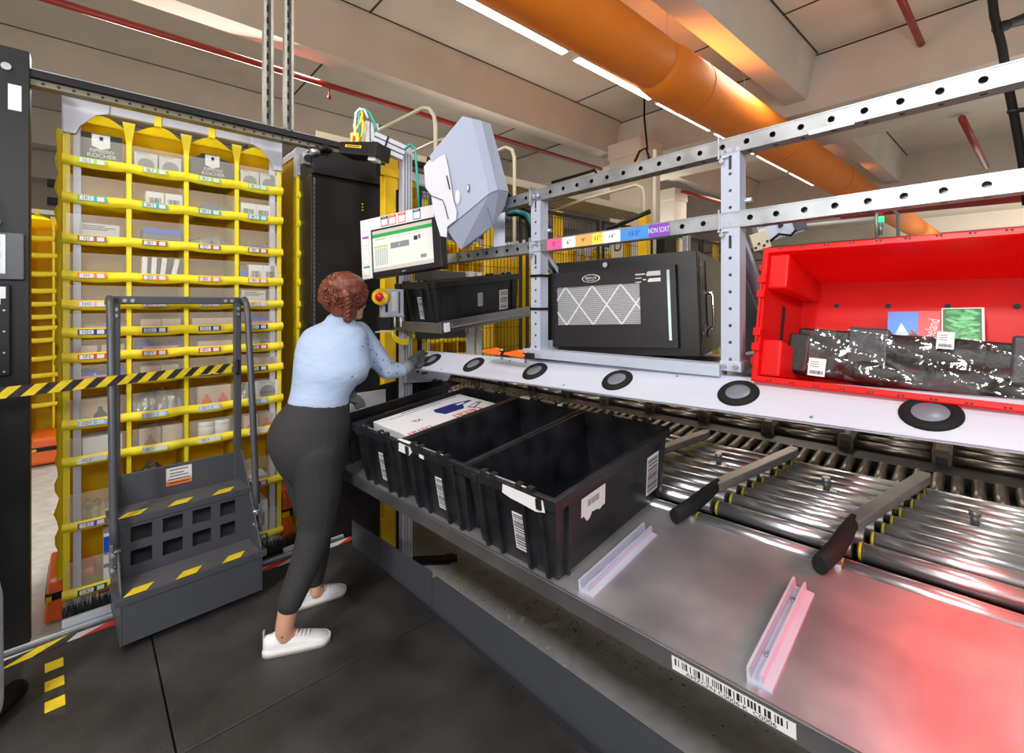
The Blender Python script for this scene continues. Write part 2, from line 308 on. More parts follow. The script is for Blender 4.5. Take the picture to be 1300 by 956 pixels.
# ================================================================ storage side (frame G: x along the pod face, y away from the camera)
ROWS='LKJIHGFEDCBA'
ZR=dict(L=2.203,K=2.018,J=1.819,I=1.637,H=1.496,G=1.358,F=1.236,E=1.106,D=.909,C=.728,B=.409,A=.0826)
LC=dict(L=(.35,.62,.10),K=(.02,.42,.40),J=(.30,.10,.04),I=(.80,.22,.03),H=(.72,.42,.35),G=(.01,.03,.20),F=(.65,.05,.02),E=(.02,.02,.02),D=(.30,.52,.75),C=(.75,.74,.60),B=(.18,.04,.32),A=(.02,.05,.02))
LM={r:flat('bin_label_colour_'+r,c) for r,c in LC.items()}
def front(M=None):   # text frame: reads along x, up along z, faces -y
    return Matrix(((1,0,0,0),(0,0,-1,0),(0,1,0,0),(0,0,0,1)))
def at(x,y,z): return TR(V((x,y,z)))@front()
CW=.2475; PW=.99
def make_pod(label,M,detail=True,group=None):
    t=thing('fabric_storage_pod',label,'storage pod',M,group)
    b=B()
    for x in (.035,PW-.065):
        b.box(x,x+.03,.012,.04,-.02,2.507,FRM); b.box(x,x+.03,PW-.04,PW-.012,-.02,2.507,FRM)
    for y in (.0,PW-.03): b.box(0,PW,y,y+.03,2.462,2.507,FRM)
    for x in (0,PW-.03): b.box(x,x+.03,.03,PW-.03,2.462,2.507,FRM)
    b.box(0,PW,0,PW,.0,.03,FRM)
    for s in (0,1):
        f=(lambda x:x) if s==0 else (lambda x:PW-x)
        pg=[(f(0),2.507),(f(0),2.33),(f(.045),2.33),(f(.06),2.37),(f(.12),2.44),(f(.17),2.462),(f(.17),2.507)]
        if s: pg=pg[::-1]
        b.prism([(x,z) for x,z in pg],-.0,.008,FRM,at(0,.001,0)); b.box(f(0)-(.004 if not s else 0),f(0)+(.004 if s else 0),0,.06,2.32,2.507,FRM)
    b.build('frame',t,bevel=.002)
    b=B()       # fabric body: sides, middle wall, shelves, dividers
    for x in (0,PW-.006): b.box(x,x+.006,.02,PW-.02,.04,2.45,YEL)
    b.box(.006,PW-.006,.33,.338,.04,2.45,YEL); b.box(.006,PW-.006,.02,PW-.02,2.40,2.405,YEL)
    for r in ROWS:
        z=ZR[r]-.02; n=16
        vs=[(PW*i/n,y,z-.006*math.sin(math.pi*((4*i/n)%1))) for y in (.012,.33) for i in range(n+1)]
        b.add(vs,[(i,i+1,n+2+i,n+1+i) for i in range(n)],YEL)
        b.box(0,PW,.54,PW-.015,z,z+.003,YEL); b.box(0,PW,PW-.015,PW-.008,z-.02,z+.035,YELB)
    for k in range(1,4):
        x=CW*k; b.box(x-.006,x+.006,.012,.33,.05,2.40,YEL)
    b.build('fabric_body',t)
    b=B()       # top valance with arched edge and strap tops
    for k in range(4):
        x0=CW*k; n=10; vs=[]
        for i in range(n+1):
            u=i/n; x=x0+.01+u*(CW-.02); arch=.055*math.sin(math.pi*u)
            vs+= [(x,.02+.02*math.sin(6*u+k),2.395+arch),(x,.09+.03*math.sin(5*u+k),2.365-.01*math.sin(math.pi*u)),(x,.25,2.345)]
        fs=[]
        for i in range(n): fs+=[(3*i,3*i+3,3*i+4,3*i+1),(3*i+1,3*i+4,3*i+5,3*i+2)]
        b.add(vs,fs,YEL,smooth=True)
        b.box(x0+.105,x0+.135,-.004,.03,2.45,2.51,YELB)
    b.build('top_valance',t)
    for k in range(1,4):
        x=CW*k; b=B(); b.prism([(-.009,.05),(.009,.05),(.011,2.33),(.026,2.44),(-.026,2.44),(-.011,2.33)],-.012,-.006,YELB,at(x,0,0)); b.build('divider_strap',t)
    b=B(); 
    for x in (.012,PW-.012): b.prism([(-.012,.05),(.012,.05),(.013,2.33),(-.013,2.33)],-.016,-.01,YELB,at(x,0,0))
    b.build('edge_strap',t)
    for r in ROWS:
        z=ZR[r]; b=B(); n=32; vs=[]; h=.023
        for i in range(n+1):
            u=i/n; x=-.004+(PW+.008)*u; sag=-.007*math.sin(math.pi*((4*u)%1)) if i<n else 0; wv=.004*math.sin(23*u+z*9)
            vs+=[(x,-.006+wv*.5,z+h+sag*.6),(x,-.02+wv,z+h*.3+sag),(x,-.018-wv,z-h*.5+sag),(x,-.002,z-h+sag*1.3)]
        fs=[(4*i+k,4*i+4+k,4*i+5+k,4*i+1+k) for i in range(n) for k in range(3)]
        b.add(vs,fs,YELB,smooth=True); b.build('shelf_band',t)
    if detail:
        for i,r in enumerate(ROWS):
            z=ZR[r]; up=(ZR[ROWS[i-1]] if i else 2.40)-z; hh=min(.13,up*.48); b=B()
            for k in range(4): b.box(CW*k+.012,CW*k+CW-.012,-.004,-.0025,z+.02,z+.025+hh,CLEAR)
            b.build('clear_flap',t)
        for r in ROWS:
            for k in range(4):
                b=B(); M2=at(CW*k+.105,-.026,ZR[r])@Matrix.Diagonal((.86,.86,1,1)); 
                b.prism([(-.062,-.016),(.062,-.016),(.062,.016),(-.062,.016)],-.001,.0015,LM[r],M2)
                b.prism([(-.054,-.012),(.006,-.012),(.006,.012),(-.054,.012)],.0015,.002,PAPER,M2)
                b.prism([(.02,-.012),(.052,-.012),(.052,.012),(.02,.012)],.0015,.002,PAPER,M2)
                b.text('%d%s1'%(k+1,r),.026,INK,M2@TR(V((-.024,0,.0022)))); b.build('bin_label',t)
        b=B()       # ruffled fabric along the left edge
        n=60
        for j,(dx,ph) in enumerate(((-.024,0),(-.012,2))):
            vs=[]
            for i in range(n+1):
                z=.15+2.2*i/n; w=.006*math.sin(i*1.9+ph)+.004*math.sin(i*4.7); vs+=[(-.002,.03+.05*j,z),(dx+w,.02+.05*j,z),(-.002,.06+.05*j,z)]
            b.add(vs,[(3*i+k,3*i+k+1,3*i+k+4,3*i+k+3) for i in range(n) for k in (0,1)],YEL,smooth=True)
        b.build('side_ruffle',t)
    b=B()
    for x in (.02,PW-.08):
        for y in (.02,PW-.08): b.box(x,x+.06,y,y+.06,-.12,.0,FRM)
    b.build('feet',t)
    b=B(); b.box(.13,PW-.13,.01,.03,-.0,.05,flat('dull_red_base',(.22,.03,.012))); b.build('base_strip',t)
    return t
pod=make_pod('tall yellow fabric storage pod with numbered bins, directly behind the step ladder',G)
pod2=make_pod('yellow fabric pod just right of the main pod, partly behind the black cabinet',G@TR(V((1.09,.02,0))),False)
dup(pod2,TR(W(35,385,4.9)*V((1,1,0)).z if False else V((-5.35,4.72,0)))@rot(42.85-0,'Z'),'far yellow pod seen through the gap left of the main pod')
# far pods behind the guard fence
k=0
for px,d,a,lab in ((455,6.9,42.85,None),(585,6.4,42,'yellow pod behind the guard fence, below the big grey scanner head'),(668,7.9,44,'yellow pod behind the guard fence, left of the left steel post'),(712,6.9,42,'yellow pod behind the fence, seen above the black rack cabinet'),(772,7.6,43,'yellow pod farthest right behind the guard fence')):
    if lab: p=W(px,385,d); dup(pod2,TR(V((p.x-.4,p.y-.4,-.1)))@rot(a,'Z'),lab)
# robot drive units
def drive(M,lab):
    t=thing('drive_unit',lab,'warehouse robot',M); b=B(); b.frus((0,.7,0,.6),(.05,.65,.05,.55),-.10,.16,ORP); b.build('shell',t,bevel=.03)
    b=B(); b.box(.02,.68,.018,.582,.03,.07,BLK); b.build('bumper_band',t); b=B(); b.box(.03,.10,.005,.02,.035,.06,YPOST); b.build('marker_plate',t)
    b=B(); b.cyl((.35,.3,-.12),(.35,.3,-.02),.12,BLK3); b.build('wheel',t)
drive(G@TR(V((-.075,.16,-.03)))@Matrix.Diagonal((.30,.7,.85,1)),'orange robot drive unit under the left corner of the main pod')
drive(G@TR(V((1.0,.10,.06)))@Matrix.Diagonal((.7,.8,1.2,1)),'orange robot drive unit on the floor right of the main pod')
drive(TR(V((-4.75,4.5,0)))@rot(42,'Z'),'orange robot drive unit far back at the foot of the distant pod')
# ---------------------------------------------------------------- goods in the bins
def slot(r,k): 
    z=ZR[r]-.018; return CW*(k-1)+.018,z
def item(name,lab,cat,r,k,fx,w,h,d,body,deco=None,yaw=0,lean=0,y=.012,group=None):
    x0,z=slot(r,k); M=G@TR(V((x0+fx*.21,y,z)))@rot(yaw,'Z')@rot(lean,'Y')
    t=thing(name,lab,cat,M,group); b=B()
    if callable(body): body(b,w,h,d)
    else: b.box(0,w,0,d,0,h,body)
    b.build('body',t,bevel=.002 if not callable(body) else 0)
    if deco: deco(t,w,h)
    return t
def d_esp(t,w,h):
    b=B(); M=at(w*.52,-.001,h*.42); b.text('ESPRESSO',.022,PAPER,M@TR(V((0,.012,0)))); b.text('KOCHER',.028,PAPER,M@TR(V((0,-.012,0)))); b.build('print',t)
    b=B(); b.prism([(-.035,-.03),(0,-.045),(.035,-.03),(.035,.03),(-.035,.03)],0,.001,PAPER,at(w*.5,-.001,h*.80)); b.box(w*.5-.006,w*.5+.008,-.0035,-.0025,h*.8,h*.8+.02,INK); b.build('hang_tag',t)
def d_circ(t,w,h):
    b=B(); M=at(w*.5,-.0005,h*.45); b.cyl((0,0,0),(0,0,.001),w*.36,MGREY,n=24,M=M); b.build('round_window',t)
    b=B(); b.box(w*.1,w*.6,-.001,-.0003,h*.93,h*.95,INK); b.build('print',t)
def d_bar(t,w,h):
    d_circ(t,w,h); b=B(); b.box(w*.2,w*.8,-.003,-.0015,h*.42,h*.50,INK); b.build('dark_bar',t)
def d_text(t,w,h):
    b=B()
    for i,(a,c) in enumerate(((.08,.62),(.08,.9),(.08,.7))): b.box(w*a,w*c,-.001,-.0003,h*(.86-.09*i),h*(.90-.09*i),INK)
    b.build('print',t)
def d_small(t,w,h):
    b=B(); b.box(w*.1,w*.3,-.001,-.0003,h*.15,h*.22,INK); b.box(w*.1,w*.5,-.001,-.0003,h*.08,h*.10,MGREY); b.build('print',t)
def d_bars(t,w,h):
    b=B(); b.bars(w*.7,h*.35,at(w*.5,-.0005,h*.5),seed=int(w*1e4)); b.build('print',t)
def d_bottle(c):
    def f(t,w,h):
        b=B(); b.prism([(-.022,-.04),(.022,-.04),(.026,-.01),(.009,.012),(.009,.03),(-.009,.03),(-.009,.012),(-.026,-.01)],0,.001,c,at(w*.5,-.0005,h*.45)@Matrix.Diagonal((1,min(1,h/.11),1,1))); b.build('bottle_print',t)
    return f
def d_pink(t,w,h):
    b=B(); b.box(w*.15,w*.9,-.002,-.0003,h*.02,h*.6,PINKC)
    for i in range(7): b.box(w*(.2+.1*i),w*(.24+.1*i),-.003,-.002,h*.05,h*.14,REDI)
    b.build('print',t)
def crump(seed,m):
    def f(b,w,h,d):
        r=random.Random(seed); n,k=14,7; vs=[]
        for i in range(n+1):
            for j in range(k+1):
                a=math.pi*j/k; x=w*i/n; rr=1+.22*(r.random()-.5); 
                vs.append((x,d*.5-d*.5*math.cos(a)*rr,max(.001,h*math.sin(a)*rr*(.88+.12*math.sin(i*.5+seed)))))
        b.add(vs,[(i*(k+1)+j,i*(k+1)+j+1,(i+1)*(k+1)+j+1,(i+1)*(k+1)+j) for i in range(n) for j in range(k)],m)
    return f
def wedge(m,m2=None):
    def f(b,w,h,d): b.prism([(0,0),(w,0),(w,h*.75),(w*.35,h),(w*.15,h*.9)],-d,0,m,at(0,0,0)); 
    return f
KB=flat('soft_black_card',(.02,.02,.022),.6); WC=flat('white_carton',(.74,.72,.71),.6)
def it(*a,**k): return item(*a,**k)
it('espresso_maker_box','black espresso maker box in top left bin 1L1','box','L',1,.18,.165,.17,.2,KB,d_esp)
it('espresso_maker_box','black espresso maker box with angled corners in top bin 3L1','box','L',3,.02,.205,.17,.2,lambda b,w,h,d:b.prism([(0,0),(w,0),(w,h*.85),(w*.72,h*.9),(w*.6,h),(w*.25,h),(w*.15,h*.88),(0,h*.8)],-d,0,KB,at(0,0,0)),d_esp)
for k,fx,s in ((2,.02,'left'),(2,.52,'right'),(4,.02,'left'),(4,.52,'right')):
    it('gift_carton','%s pale carton with a round grey window in top bin %dL1'%(s,k),'box','L',k,fx,.098,.115,.15,LGREY if k==2 else LGREY,d_circ)
for k,fx,s in ((2,.25,'left'),(2,.64,'right')): it('white_carton','%s white carton in bin 2K1, second row from the top'%s,'box','K',k,fx,.078,.10,.12,WC,d_bars)
for k,fx,s in ((4,.03,'left'),(4,.42,'right')): it('white_carton','%s white carton in bin 4K1, second row from the top'%s,'box','K',k,fx,.08,.105,.12,WC,d_bars)
SLATE=flat('slate_grey_cover',(.10,.105,.12),.5)
it('flat_package','slate grey package with blue edge lying in bin 3K1','package','K',3,.15,.17,.075,.2,wedge(SLATE),lambda t,w,h:B().box(w*.3,w*.5,-.002,.1,h*.96,h*1.03,BLUE).build('blue_edge',t))
it('printed_carton','grey white carton with black lettering in bin 1J1','box','J',1,.18,.155,.10,.2,LGREY,d_text)
it('flat_package','grey package with bright blue top in bin 2J1','package','J',2,.2,.165,.075,.2,SLATE,lambda t,w,h:B().box(0,w,-.004,.2,h,h*1.35,BLUE).build('blue_top',t))
it('crinkled_bag','clear crinkled bag of small parts in bin 3J1','bag','J',3,.05,.19,.10,.2,crump(4,SILV))
for fx,s in ((.1,'left'),(.34,'right')): it('blue_folder','%s of two grey and blue folders leaning in bin 4J1'%s,'folder','J',4,fx,.10,.06,.15,wedge(SLATE),lambda t,w,h:B().prism([(w*.3,h*.72),(w*.62,h*.72),(w*.45,h*1.12)],0,.003,BLUE,at(0,-.001,0)).build('blue_corner',t))
for i,fx in enumerate((.16,.34,.52,.74)): it('white_book','%s of four white-spined books leaning in bin 2I1'%('leftmost','second','third','rightmost')[i],'book','I',2,fx,.022,.128,.15,WC,lambda t,w,h:B().box(w+.001,w+.014,.006,.15,0,h*.95,KB).build('dark_pages',t),lean=(2,3,6,11)[i])
it('flat_package','low slate grey package lying in bin 3I1','package','I',3,.25,.16,.045,.2,wedge(SLATE))
for fx,s in ((.22,'left'),(.60,'right')): it('white_carton','%s white carton in bin 4I1 beside a blue sleeve'%s,'box','I',4,fx,.078,.115,.12,WC,d_bars)
it('blue_sleeve','blue and grey sleeve at the left of bin 4I1','package','I',4,.0,.042,.105,.15,SLATE,lambda t,w,h:B().box(-.001,w,-.002,.1,h*.5,h*.62,BLUE).build('blue_band',t))
it('printed_carton','pale carton with dark lettering in bin 4H1','box','H',4,.05,.13,.10,.15,LGREY,d_text)
it('red_white_packet','clear wrapped packet with red and white print in bin 1G1','packet','G',1,.15,.19,.075,.15,crump(9,SILV),d_pink)
for k,fx,s in ((2,.15,'left'),(2,.57,'right')): it('cardboard_carton','%s tan carton in bin 2G1'%s,'box','G',k,fx,.085,.075,.15,CARD,d_small)
it('cardboard_carton','wide tan carton in bin 3G1','box','G',3,.05,.20,.075,.15,CARD,d_small)
it('pink_packet','pink packet with blue wrap in bin 4G1','packet','G',4,.2,.15,.085,.15,crump(11,BLUE),d_pink)
for fx,s in ((.08,'left'),(.58,'right')): it('cardboard_carton','%s tan carton in bin 1F1'%s,'box','F',1,fx,.09,.07,.15,CARD,d_small)
it('pink_packet','pink packet in dark blue wrap in bin 2F1','packet','F',2,.05,.2,.085,.15,crump(13,flat('dark_blue_wrap',(.01,.03,.22),.2)),d_pink)
it('cardboard_carton','long tan carton in bin 3F1','box','F',3,.18,.17,.065,.15,CARD,d_small)
it('silver_bag','silver bag in bin 4F1','bag','F',4,.2,.16,.08,.15,crump(17,SILV))
it('pink_packet','pink packet in bright blue wrap in bin 1E1, just above the barrier tape','packet','E',1,.1,.19,.08,.15,crump(19,BLUE),d_pink)
for fx,s in ((.15,'left'),(.55,'right')): it('cardboard_carton','%s low tan carton in bin 2E1'%s,'box','E',2,fx,.08,.075,.15,CARD,d_small)
it('cardboard_carton','single tan carton in bin 4E1','box','E',4,.4,.12,.08,.15,CARD,d_small)
it('bottle_carton','tan carton printed with a black bottle in bin 1D1','box','D',1,.18,.16,.125,.15,CARD,d_bottle(INK))
it('bubble_wrapped_package','bulky silver bubble-wrapped package in bin 2D1','package','D',2,.0,.21,.14,.2,crump(23,SILV))
for k,fx,s in ((3,.18,'left'),(3,.56,'right')): it('bottle_carton','%s tan carton with a red bottle print in bin 3D1'%s,'box','D',k,fx,.082,.13,.12,CARD,d_bottle(REDI))
it('gift_carton','white carton with a grey disc and black bar in bin 4D1','box','D',4,.42,.125,.13,.12,WC,d_bar)
it('silver_bag','narrow silver wrapped packet left in bin 4D1','bag','D',4,.05,.07,.12,.12,crump(29,SILV))
it('white_carton','stack of white cartons in bin 1C1','box','C',1,.25,.15,.115,.15,WC,d_small)
for k,fx,s in ((2,.12,'left'),(2,.58,'right')): it('bottle_carton','%s tan carton in bin 2C1%s'%(s,' with a red print' if s=='left' else ', plain'),'box','C',k,fx,.09,.12,.15,CARD,d_bottle(flat('dull_red_print',(.35,.10,.06))) if s=='left' else d_small)
for k,fx,s in ((3,.2,'left'),(3,.58,'right')): it('white_canister','%s white ribbed canister in bin 3C1'%s,'canister','C',k,fx,.08,.105,.08,lambda b,w,h,d:b.lathe([(0,0),(w*.5,0),(w*.5,h*.3),(w*.47,h*.33),(w*.5,h*.36),(w*.5,h*.75),(w*.47,h*.78),(w*.5,h*.8),(w*.5,h),(0,h)],WC,TR(V((w/2,d/2,0)))))
for fx,s in ((.1,'left'),(.5,'right')): it('bottle_carton','%s tan carton with a red bottle print in bin 4C1'%s,'box','C',4,fx,.08,.11,.12,CARD,d_bottle(REDI))
it('brown_crinkled_bag','brown crinkled clear bag at the bottom of bin 1B1','bag','B',1,.12,.19,.09,.2,crump(31,mat('brown_crinkled_film',(.22,.15,.04),.25,c2=(.5,.42,.2),scale=30,bump=.8)))
it('bubble_wrapped_package','silver bubble-wrapped package in bin 2B1, above the ladder back','package','B',2,.05,.2,.24,.2,crump(37,SILV))
it('flat_package','white carton low in bin 4B1','box','B',4,.15,.12,.05,.15,WC,d_small)
it('blue_white_carton','blue and white carton in bottom bin 1A1 beside the ladder rail','box','A',1,.62,.075,.26,.15,WC,lambda t,w,h:B().box(0,w,-.002,-.0005,h*.6,h*.95,BLUE).box(0,w,-.002,-.0005,h*.35,h*.42,NAVY).box(w*.5,w,-.003,-.002,h*.42,h*.5,REDI).build('print',t))
it('white_carton','tall white carton in bottom bin 4A1','box','A',4,.15,.12,.22,.15,WC,d_bars)
it('silver_bag','silver bag in bottom bin 2A1, behind the ladder steps','bag','A',2,.1,.19,.2,.15,crump(41,SILV))
it('silver_bag','silver bag in bottom bin 3A1, behind the ladder steps','bag','A',3,.1,.19,.18,.15,crump(43,SILV))
# ---------------------------------------------------------------- gantry
GY=-.165
t=thing('storage_gantry','black steel gantry frame spanning in front of the yellow pods','gantry',G@TR(V((0,GY,0))))
b=B(); b.box(-.62,-.10,-.04,.06,-.12,2.60,BLK); b.build('left_post',t,bevel=.004)
b=B(); b.box(-.64,2.2,-.03,.03,2.497,2.532,BLK2); b.box(-.64,2.2,-.033,-.03,2.529,2.534,GALV); b.build('top_beam',t,bevel=.003)
b=B(); b.box(-.1,2.0,-.01,.05,2.468,2.494,mat('olive_grey_rail',(.20,.18,.13),.4,.6))
for i in range(42): b.cyl((-.06+i*.05,-.0115,2.481),(-.06+i*.05,-.009,2.481),.0065,INK,n=10)
b.build('perforated_rail',t)
for x in (-.50,-.17): b=B(); b.cyl((x,-.05,2.51),(x,-.03,2.51),.016,GALV,n=12); b.build('bolt',t)
b=B(); b.box(-.165,-.125,-.042,-.040,2.33,2.44,PAPER); b.build('rating_label',t)
b=B(); b.box(1.06,1.13,-.0,.06,2.36,2.43,GALV); b.cyl((1.09,-.01,2.395),(1.09,.0,2.395),.022,INK,n=12); b.build('beam_clamp',t)
for z in (2.30,2.18):
    b=B(); b.tube([(-.1,1.4,z),(1.2,1.4,z)],.03,BLK,8); b.build('rear_rail',t)
# black cabinet right of pods
c0=G.inverted()@W(396,385,2.86); 
t=thing('black_cabinet','tall flat black metal cabinet behind the person, right of the pods','cabinet',G@TR(V((c0.x,GY-.02,0))))
b=B(); b.box(0,.60,0,.5,-.12,2.30,BLK2); b.build('cabinet_body',t,bevel=.004)
b=B(); b.box(-.0,.60,-.03,.5,2.30,2.46,BLK); b.build('top_box',t,bevel=.004)
b=B(); b.box(.012,.022,-.004,0,.2,2.28,flat('perforated_edge_grey',(.10,.10,.10))); 
for i in range(70): b.box(.014,.020,-.0055,-.004,.22+i*.029,.235+i*.029,INK)
b.build('edge_trim',t)
b=B()
for x,z in ((.05,1.74),(.05,1.70),(.05,1.52),(.05,1.48)): b.cyl((x,-.003,z),(x,0,z),.006,INK,n=8)
for x,z in ((.33,2.16),(.33,2.14),(.33,2.12),(.24,1.66),(.255,1.66)): b.cyl((x,-.003,z),(x,0,z),.005,YPOST,n=8)
b.box(.38,.43,-.004,0,1.70,1.715,INK); b.build('screw_heads',t)
for x,z in ((.56,2.02),(.40,1.52),(.44,1.52)): b=B(); b.box(x,x+.018,-.003,0,z,z+.02,PAPER); b.build('small_label',t)
b=B(); b.box(.30,.34,-.004,0,.36,.41,PAPER); b.build('small_label',t)
b=B(); b.tube([(.02,-.05,2.44),(.06,-.06,2.46),(.10,-.05,2.45)],.02,BLK,8); b.cyl((-.02,-.04,2.42),(.03,-.05,2.43),.02,GALV,n=10); b.build('pull_latch',t)
# control unit on left post
p0=G.inverted()@W(11,320,1.99)
t=thing('push_button_panel','small grey panel with blue and black round buttons on the left black post','control panel',G@TR(V((-.215,GY-.045,0))))
b=B(); b.box(-.12,.10,-.02,0,1.60,1.80,GREYF); b.build('housing',t,bevel=.004)
b=B(); b.box(-.045,.045,-.024,-.02,1.625,1.79,GALV); b.build('face_plate',t)
for z,c,n in ((1.755,flat('blue_button',(.02,.05,.25),.2),'blue_button'),(1.708,BLK,'black_button'),(1.66,WHT,'white_symbol_button')):
    b=B(); b.cyl((0,-.024,z),(0,-.036,z),.024,BLK,n=20); b.cyl((0,-.034,z),(0,-.04,z),.016,c,n=20); b.build(n,t)
b=B(); b.box(-.12,.06,-.012,0,1.19,1.58,BLK); b.build('lower_plate',t,bevel=.01)
b=B(); b.box(-.06,.045,-.015,-.012,1.52,1.57,WHT); b.box(-.02,.03,-.015,-.012,1.495,1.52,WHT); b.build('paper_sticker',t)
b=B()
for z in (1.47,1.38,1.29,1.21):
    for x in (-.05,0,.04): b.cyl((x,-.0135,z),(x,-.012,z),.004,GALV,n=8)
b.cyl((.0,-.02,1.18),(.0,0,1.18),.014,BLK,n=10); b.build('rivets',t)
b=B(); b.tube([(.01,-.02,1.80),(.015,-.03,1.85),(.01,-.03,1.91),(-.02,-.03,1.95),(-.06,-.03,2.02),(-.12,-.02,2.06)],.006,BLK3,6); b.box(-.025,.03,-.03,-.01,1.835,1.85,WHT); b.box(-.02,.0,-.038,-.022,1.93,1.965,WHT); b.build('cable',t)
# ---------------------------------------------------------------- floor: mats, rail, tapes, brush
k=0
for i,(x0,x1) in enumerate(((-1.72,-.72),(-.715,.295),(.30,1.31))):
    for j,(y1,y0) in enumerate(((-.215,-1.245),(-1.25,-2.26),(-2.265,-3.3))):
        b=B(); b.box(x0,x1,y0,y1,-.12,0,MATM); o=b.build('rubber_mat',bevel=.004,loc=None); o.matrix_basis=G
        tag(o,'black rubber standing mat, '+('left','middle','right')[i]+' column, '+('row along the floor rail' if j==0 else 'second row from the rail' if j==1 else 'nearest row below the photo'),'floor mat',group='black rubber floor mats')
t=thing('floor_rail','pale aluminium floor rail between the mats and the pods','floor rail',G@TR(V((0,GY,0))))
b=B(); b.box(-1.4,1.30,-.05,.0,-.12,.012,GALV); b.box(-1.4,1.30,-.044,-.034,.012,.018,ALU); b.box(.0,.62,-.01,.012,.012,.045,ALU); b.box(.95,1.28,-.01,.012,.012,.035,ALU); b.build('rail_profile',t,bevel=.002)
REDT=mat('red_tape',(.72,.03,.015),.4); WHTT=mat('white_tape',(.72,.70,.64),.45); YT=mat('yellow_tape',(.75,.55,.02),.4,var=.15,scale=30); BT=mat('black_tape',(.015,.014,.013),.4,c2=(.05,.045,.04),scale=30)
def stripe(L,w,n,m1,m2,slant,M,z=.0015):
    b=B(); q=L/n
    for i in range(n):
        a,c=i*q,(i+1)*q; m=m1 if i%2 else m2; P=[]
        for x,y in ((a-slant,0),(c-slant,0),(c+slant,w),(a+slant,w)): P.append((min(max(x,0),L),y))
        b.prism(P,0,z,m)
    o=b; return o
b=stripe(2.35,.045,20,REDT,WHTT,.045,None); o=b.build('floor_tape'); o.matrix_basis=G@TR(V((-.95,GY-.115,0))); tag(o,'red and white striped warning tape on the mat edge below the rail','warning tape')
q=G.inverted()@W(57,833,1.5*F/(833-CY)); q2=W(68,833,1.5*F/448)
b=stripe(.46,.055,7,YT,BT,0,None); o=b.build('floor_tape'); o.matrix_basis=TR(W(57,833,1.5*F/448))@rot(-45,'Z'); tag(o,'yellow and black floor tape running towards the viewer at lower left','warning tape')
b=stripe(.5,.06,5,YT,BT,.06,None); o=b.build('floor_tape'); o.matrix_basis=G@TR(V((-.42,GY-.19,.001)))@rot(9,'Z'); tag(o,'short yellow and black tape slanting under the red and white tape','warning tape')
def brush(x0,x1,lab):
    t=thing('brush_seal',lab,'brush seal',G@TR(V((0,GY+.03,0)))); b=B(); b.box(x0,x1,0,.03,-.02,.02,BLK); b.build('holder',t)
    b=B(); r=random.Random(3)
    for i in range(int((x1-x0)*900)):
        x=r.uniform(x0,x1); y=r.uniform(0,.05); h=r.uniform(.085,.115); dx=r.uniform(-.012,.012); w=.0022
        b.add([(x-w,y,.01),(x+w,y,.01),(x+dx,y+r.uniform(-.02,.01),h)],[(0,1,2)],flat('black_bristle',(.012,.012,.012),.7))
    o=b.build('bristles',t); o['kind']='stuff'
brush(.0,.62,'black bristle brush strip on the floor rail left of the ladder'); brush(.72,1.25,'black bristle brush strip right of the ladder behind the leg')
# kick plates
for (a,b_,lab) in (((446,692),(547,768),'far dark grey kick plate right of the mats, in front of the black cabinet'),((548,769),(1300,1375),'near dark grey kick plate right of the mats, with notched corner')):
    pa=W(*a,1.5*F/(a[1]-CY)); pb=W(*b_,1.5*F/(b_[1]-CY)); L=(pb-pa).length; M=fr(pa,pb-pa,V((0,0,1)))
    b=B(); b.prism([(0,-.12),(L,-.12),(L,.16),(.03 if 'near' in lab else 0,.155),(0,.135 if 'near' in lab else .155)],-.01,-.004,GREYF,M); o=b.build('kick_plate',bevel=.001); tag(o,lab,'kick plate')
# ---------------------------------------------------------------- step ladder
LX0,LX1=.165,.765; YF,YM,YB=-.545,-.36,-.185; LW=LX1-LX0
LG_=G@TR(V((LX0,-.545,0)))@rot(2.5,'Z')@TR(V((0,.545,0)))
t=thing('step_ladder','dark grey rolling two-step ladder with tall handrail and hazard markings','step ladder',LG_)
for x,s in ((.02,1),(LW-.028,0)):
    b=B(); b.prism([(YF,.035),(YB,.035),(YB,.68),(YB-.05,.66),(YF+.01,.26),(YF,.20)],0,.008,GREYF,Matrix(((0,0,1,x),(1,0,0,0),(0,1,0,0),(0,0,0,1)))); b.build('side_plate',t,bevel=.002)
b=B(); b.box(.028,LW-.028,YF,YF+.012,.035,.225,GREYF); b.build('front_panel',t,bevel=.003)
b=B(); b.box(.028,LW-.028,YM,YM+.01,.235,.26,GREYF)
xs=[.028,.075,.155,.195,.275,.315,.395,.435,.505,LW-.028]; 
for i in range(0,10,2): b.box(xs[i],xs[i+1],YM,YM+.01,.26,.50,GREYF)
for z0,z1 in ((.26,.285),(.355,.395),(.465,.50)):
    for i in range(1,9,2): b.box(xs[i],xs[i+1],YM,YM+.01,z0,z1,GREYF)
b.build('perforated_riser',t)
b=B(); b.box(.028,LW-.028,YB,YB+.01,.035,.665,GREYF); 
for i in range(0): pass
b.me=None
o=b.build('back_panel',t,bevel=.003)
def tread(y0,y1,z,n):
    b=B(); b.box(.0,LW,y0,y1,z-.028,z,GREYF); b.box(.03,LW-.03,y0+.012,y1-.004,z,z+.003,TREAD)
    for i in range(6): b.box(.03,LW-.03,y0+.03+i*.024,y0+.042+i*.024,z+.003,z+.005,TREAD)
    o=b.build('tread',t,bevel=.003)
    for x in (.05,.235,.42):
        c=B(); c.prism([(x,y0+.004),(x+.10,y0+.004),(x+.075,y0+.055),(x-.0,y0+.055)] if False else [(x-.02,y0+.006),(x+.06,y0+.006),(x+.095,y0+.06),(x+.02,y0+.06)],z+.005,z+.0065,YT); c.build('hazard_marking',t)
tread(YF-.005,YM,.235,0); tread(YM-.005,YB,.51,1)
b=B(); 
for x in (.02,LW-.055): b.box(x,x+.035,YB-.005,YB+.03,.06,1.53,GREYF)
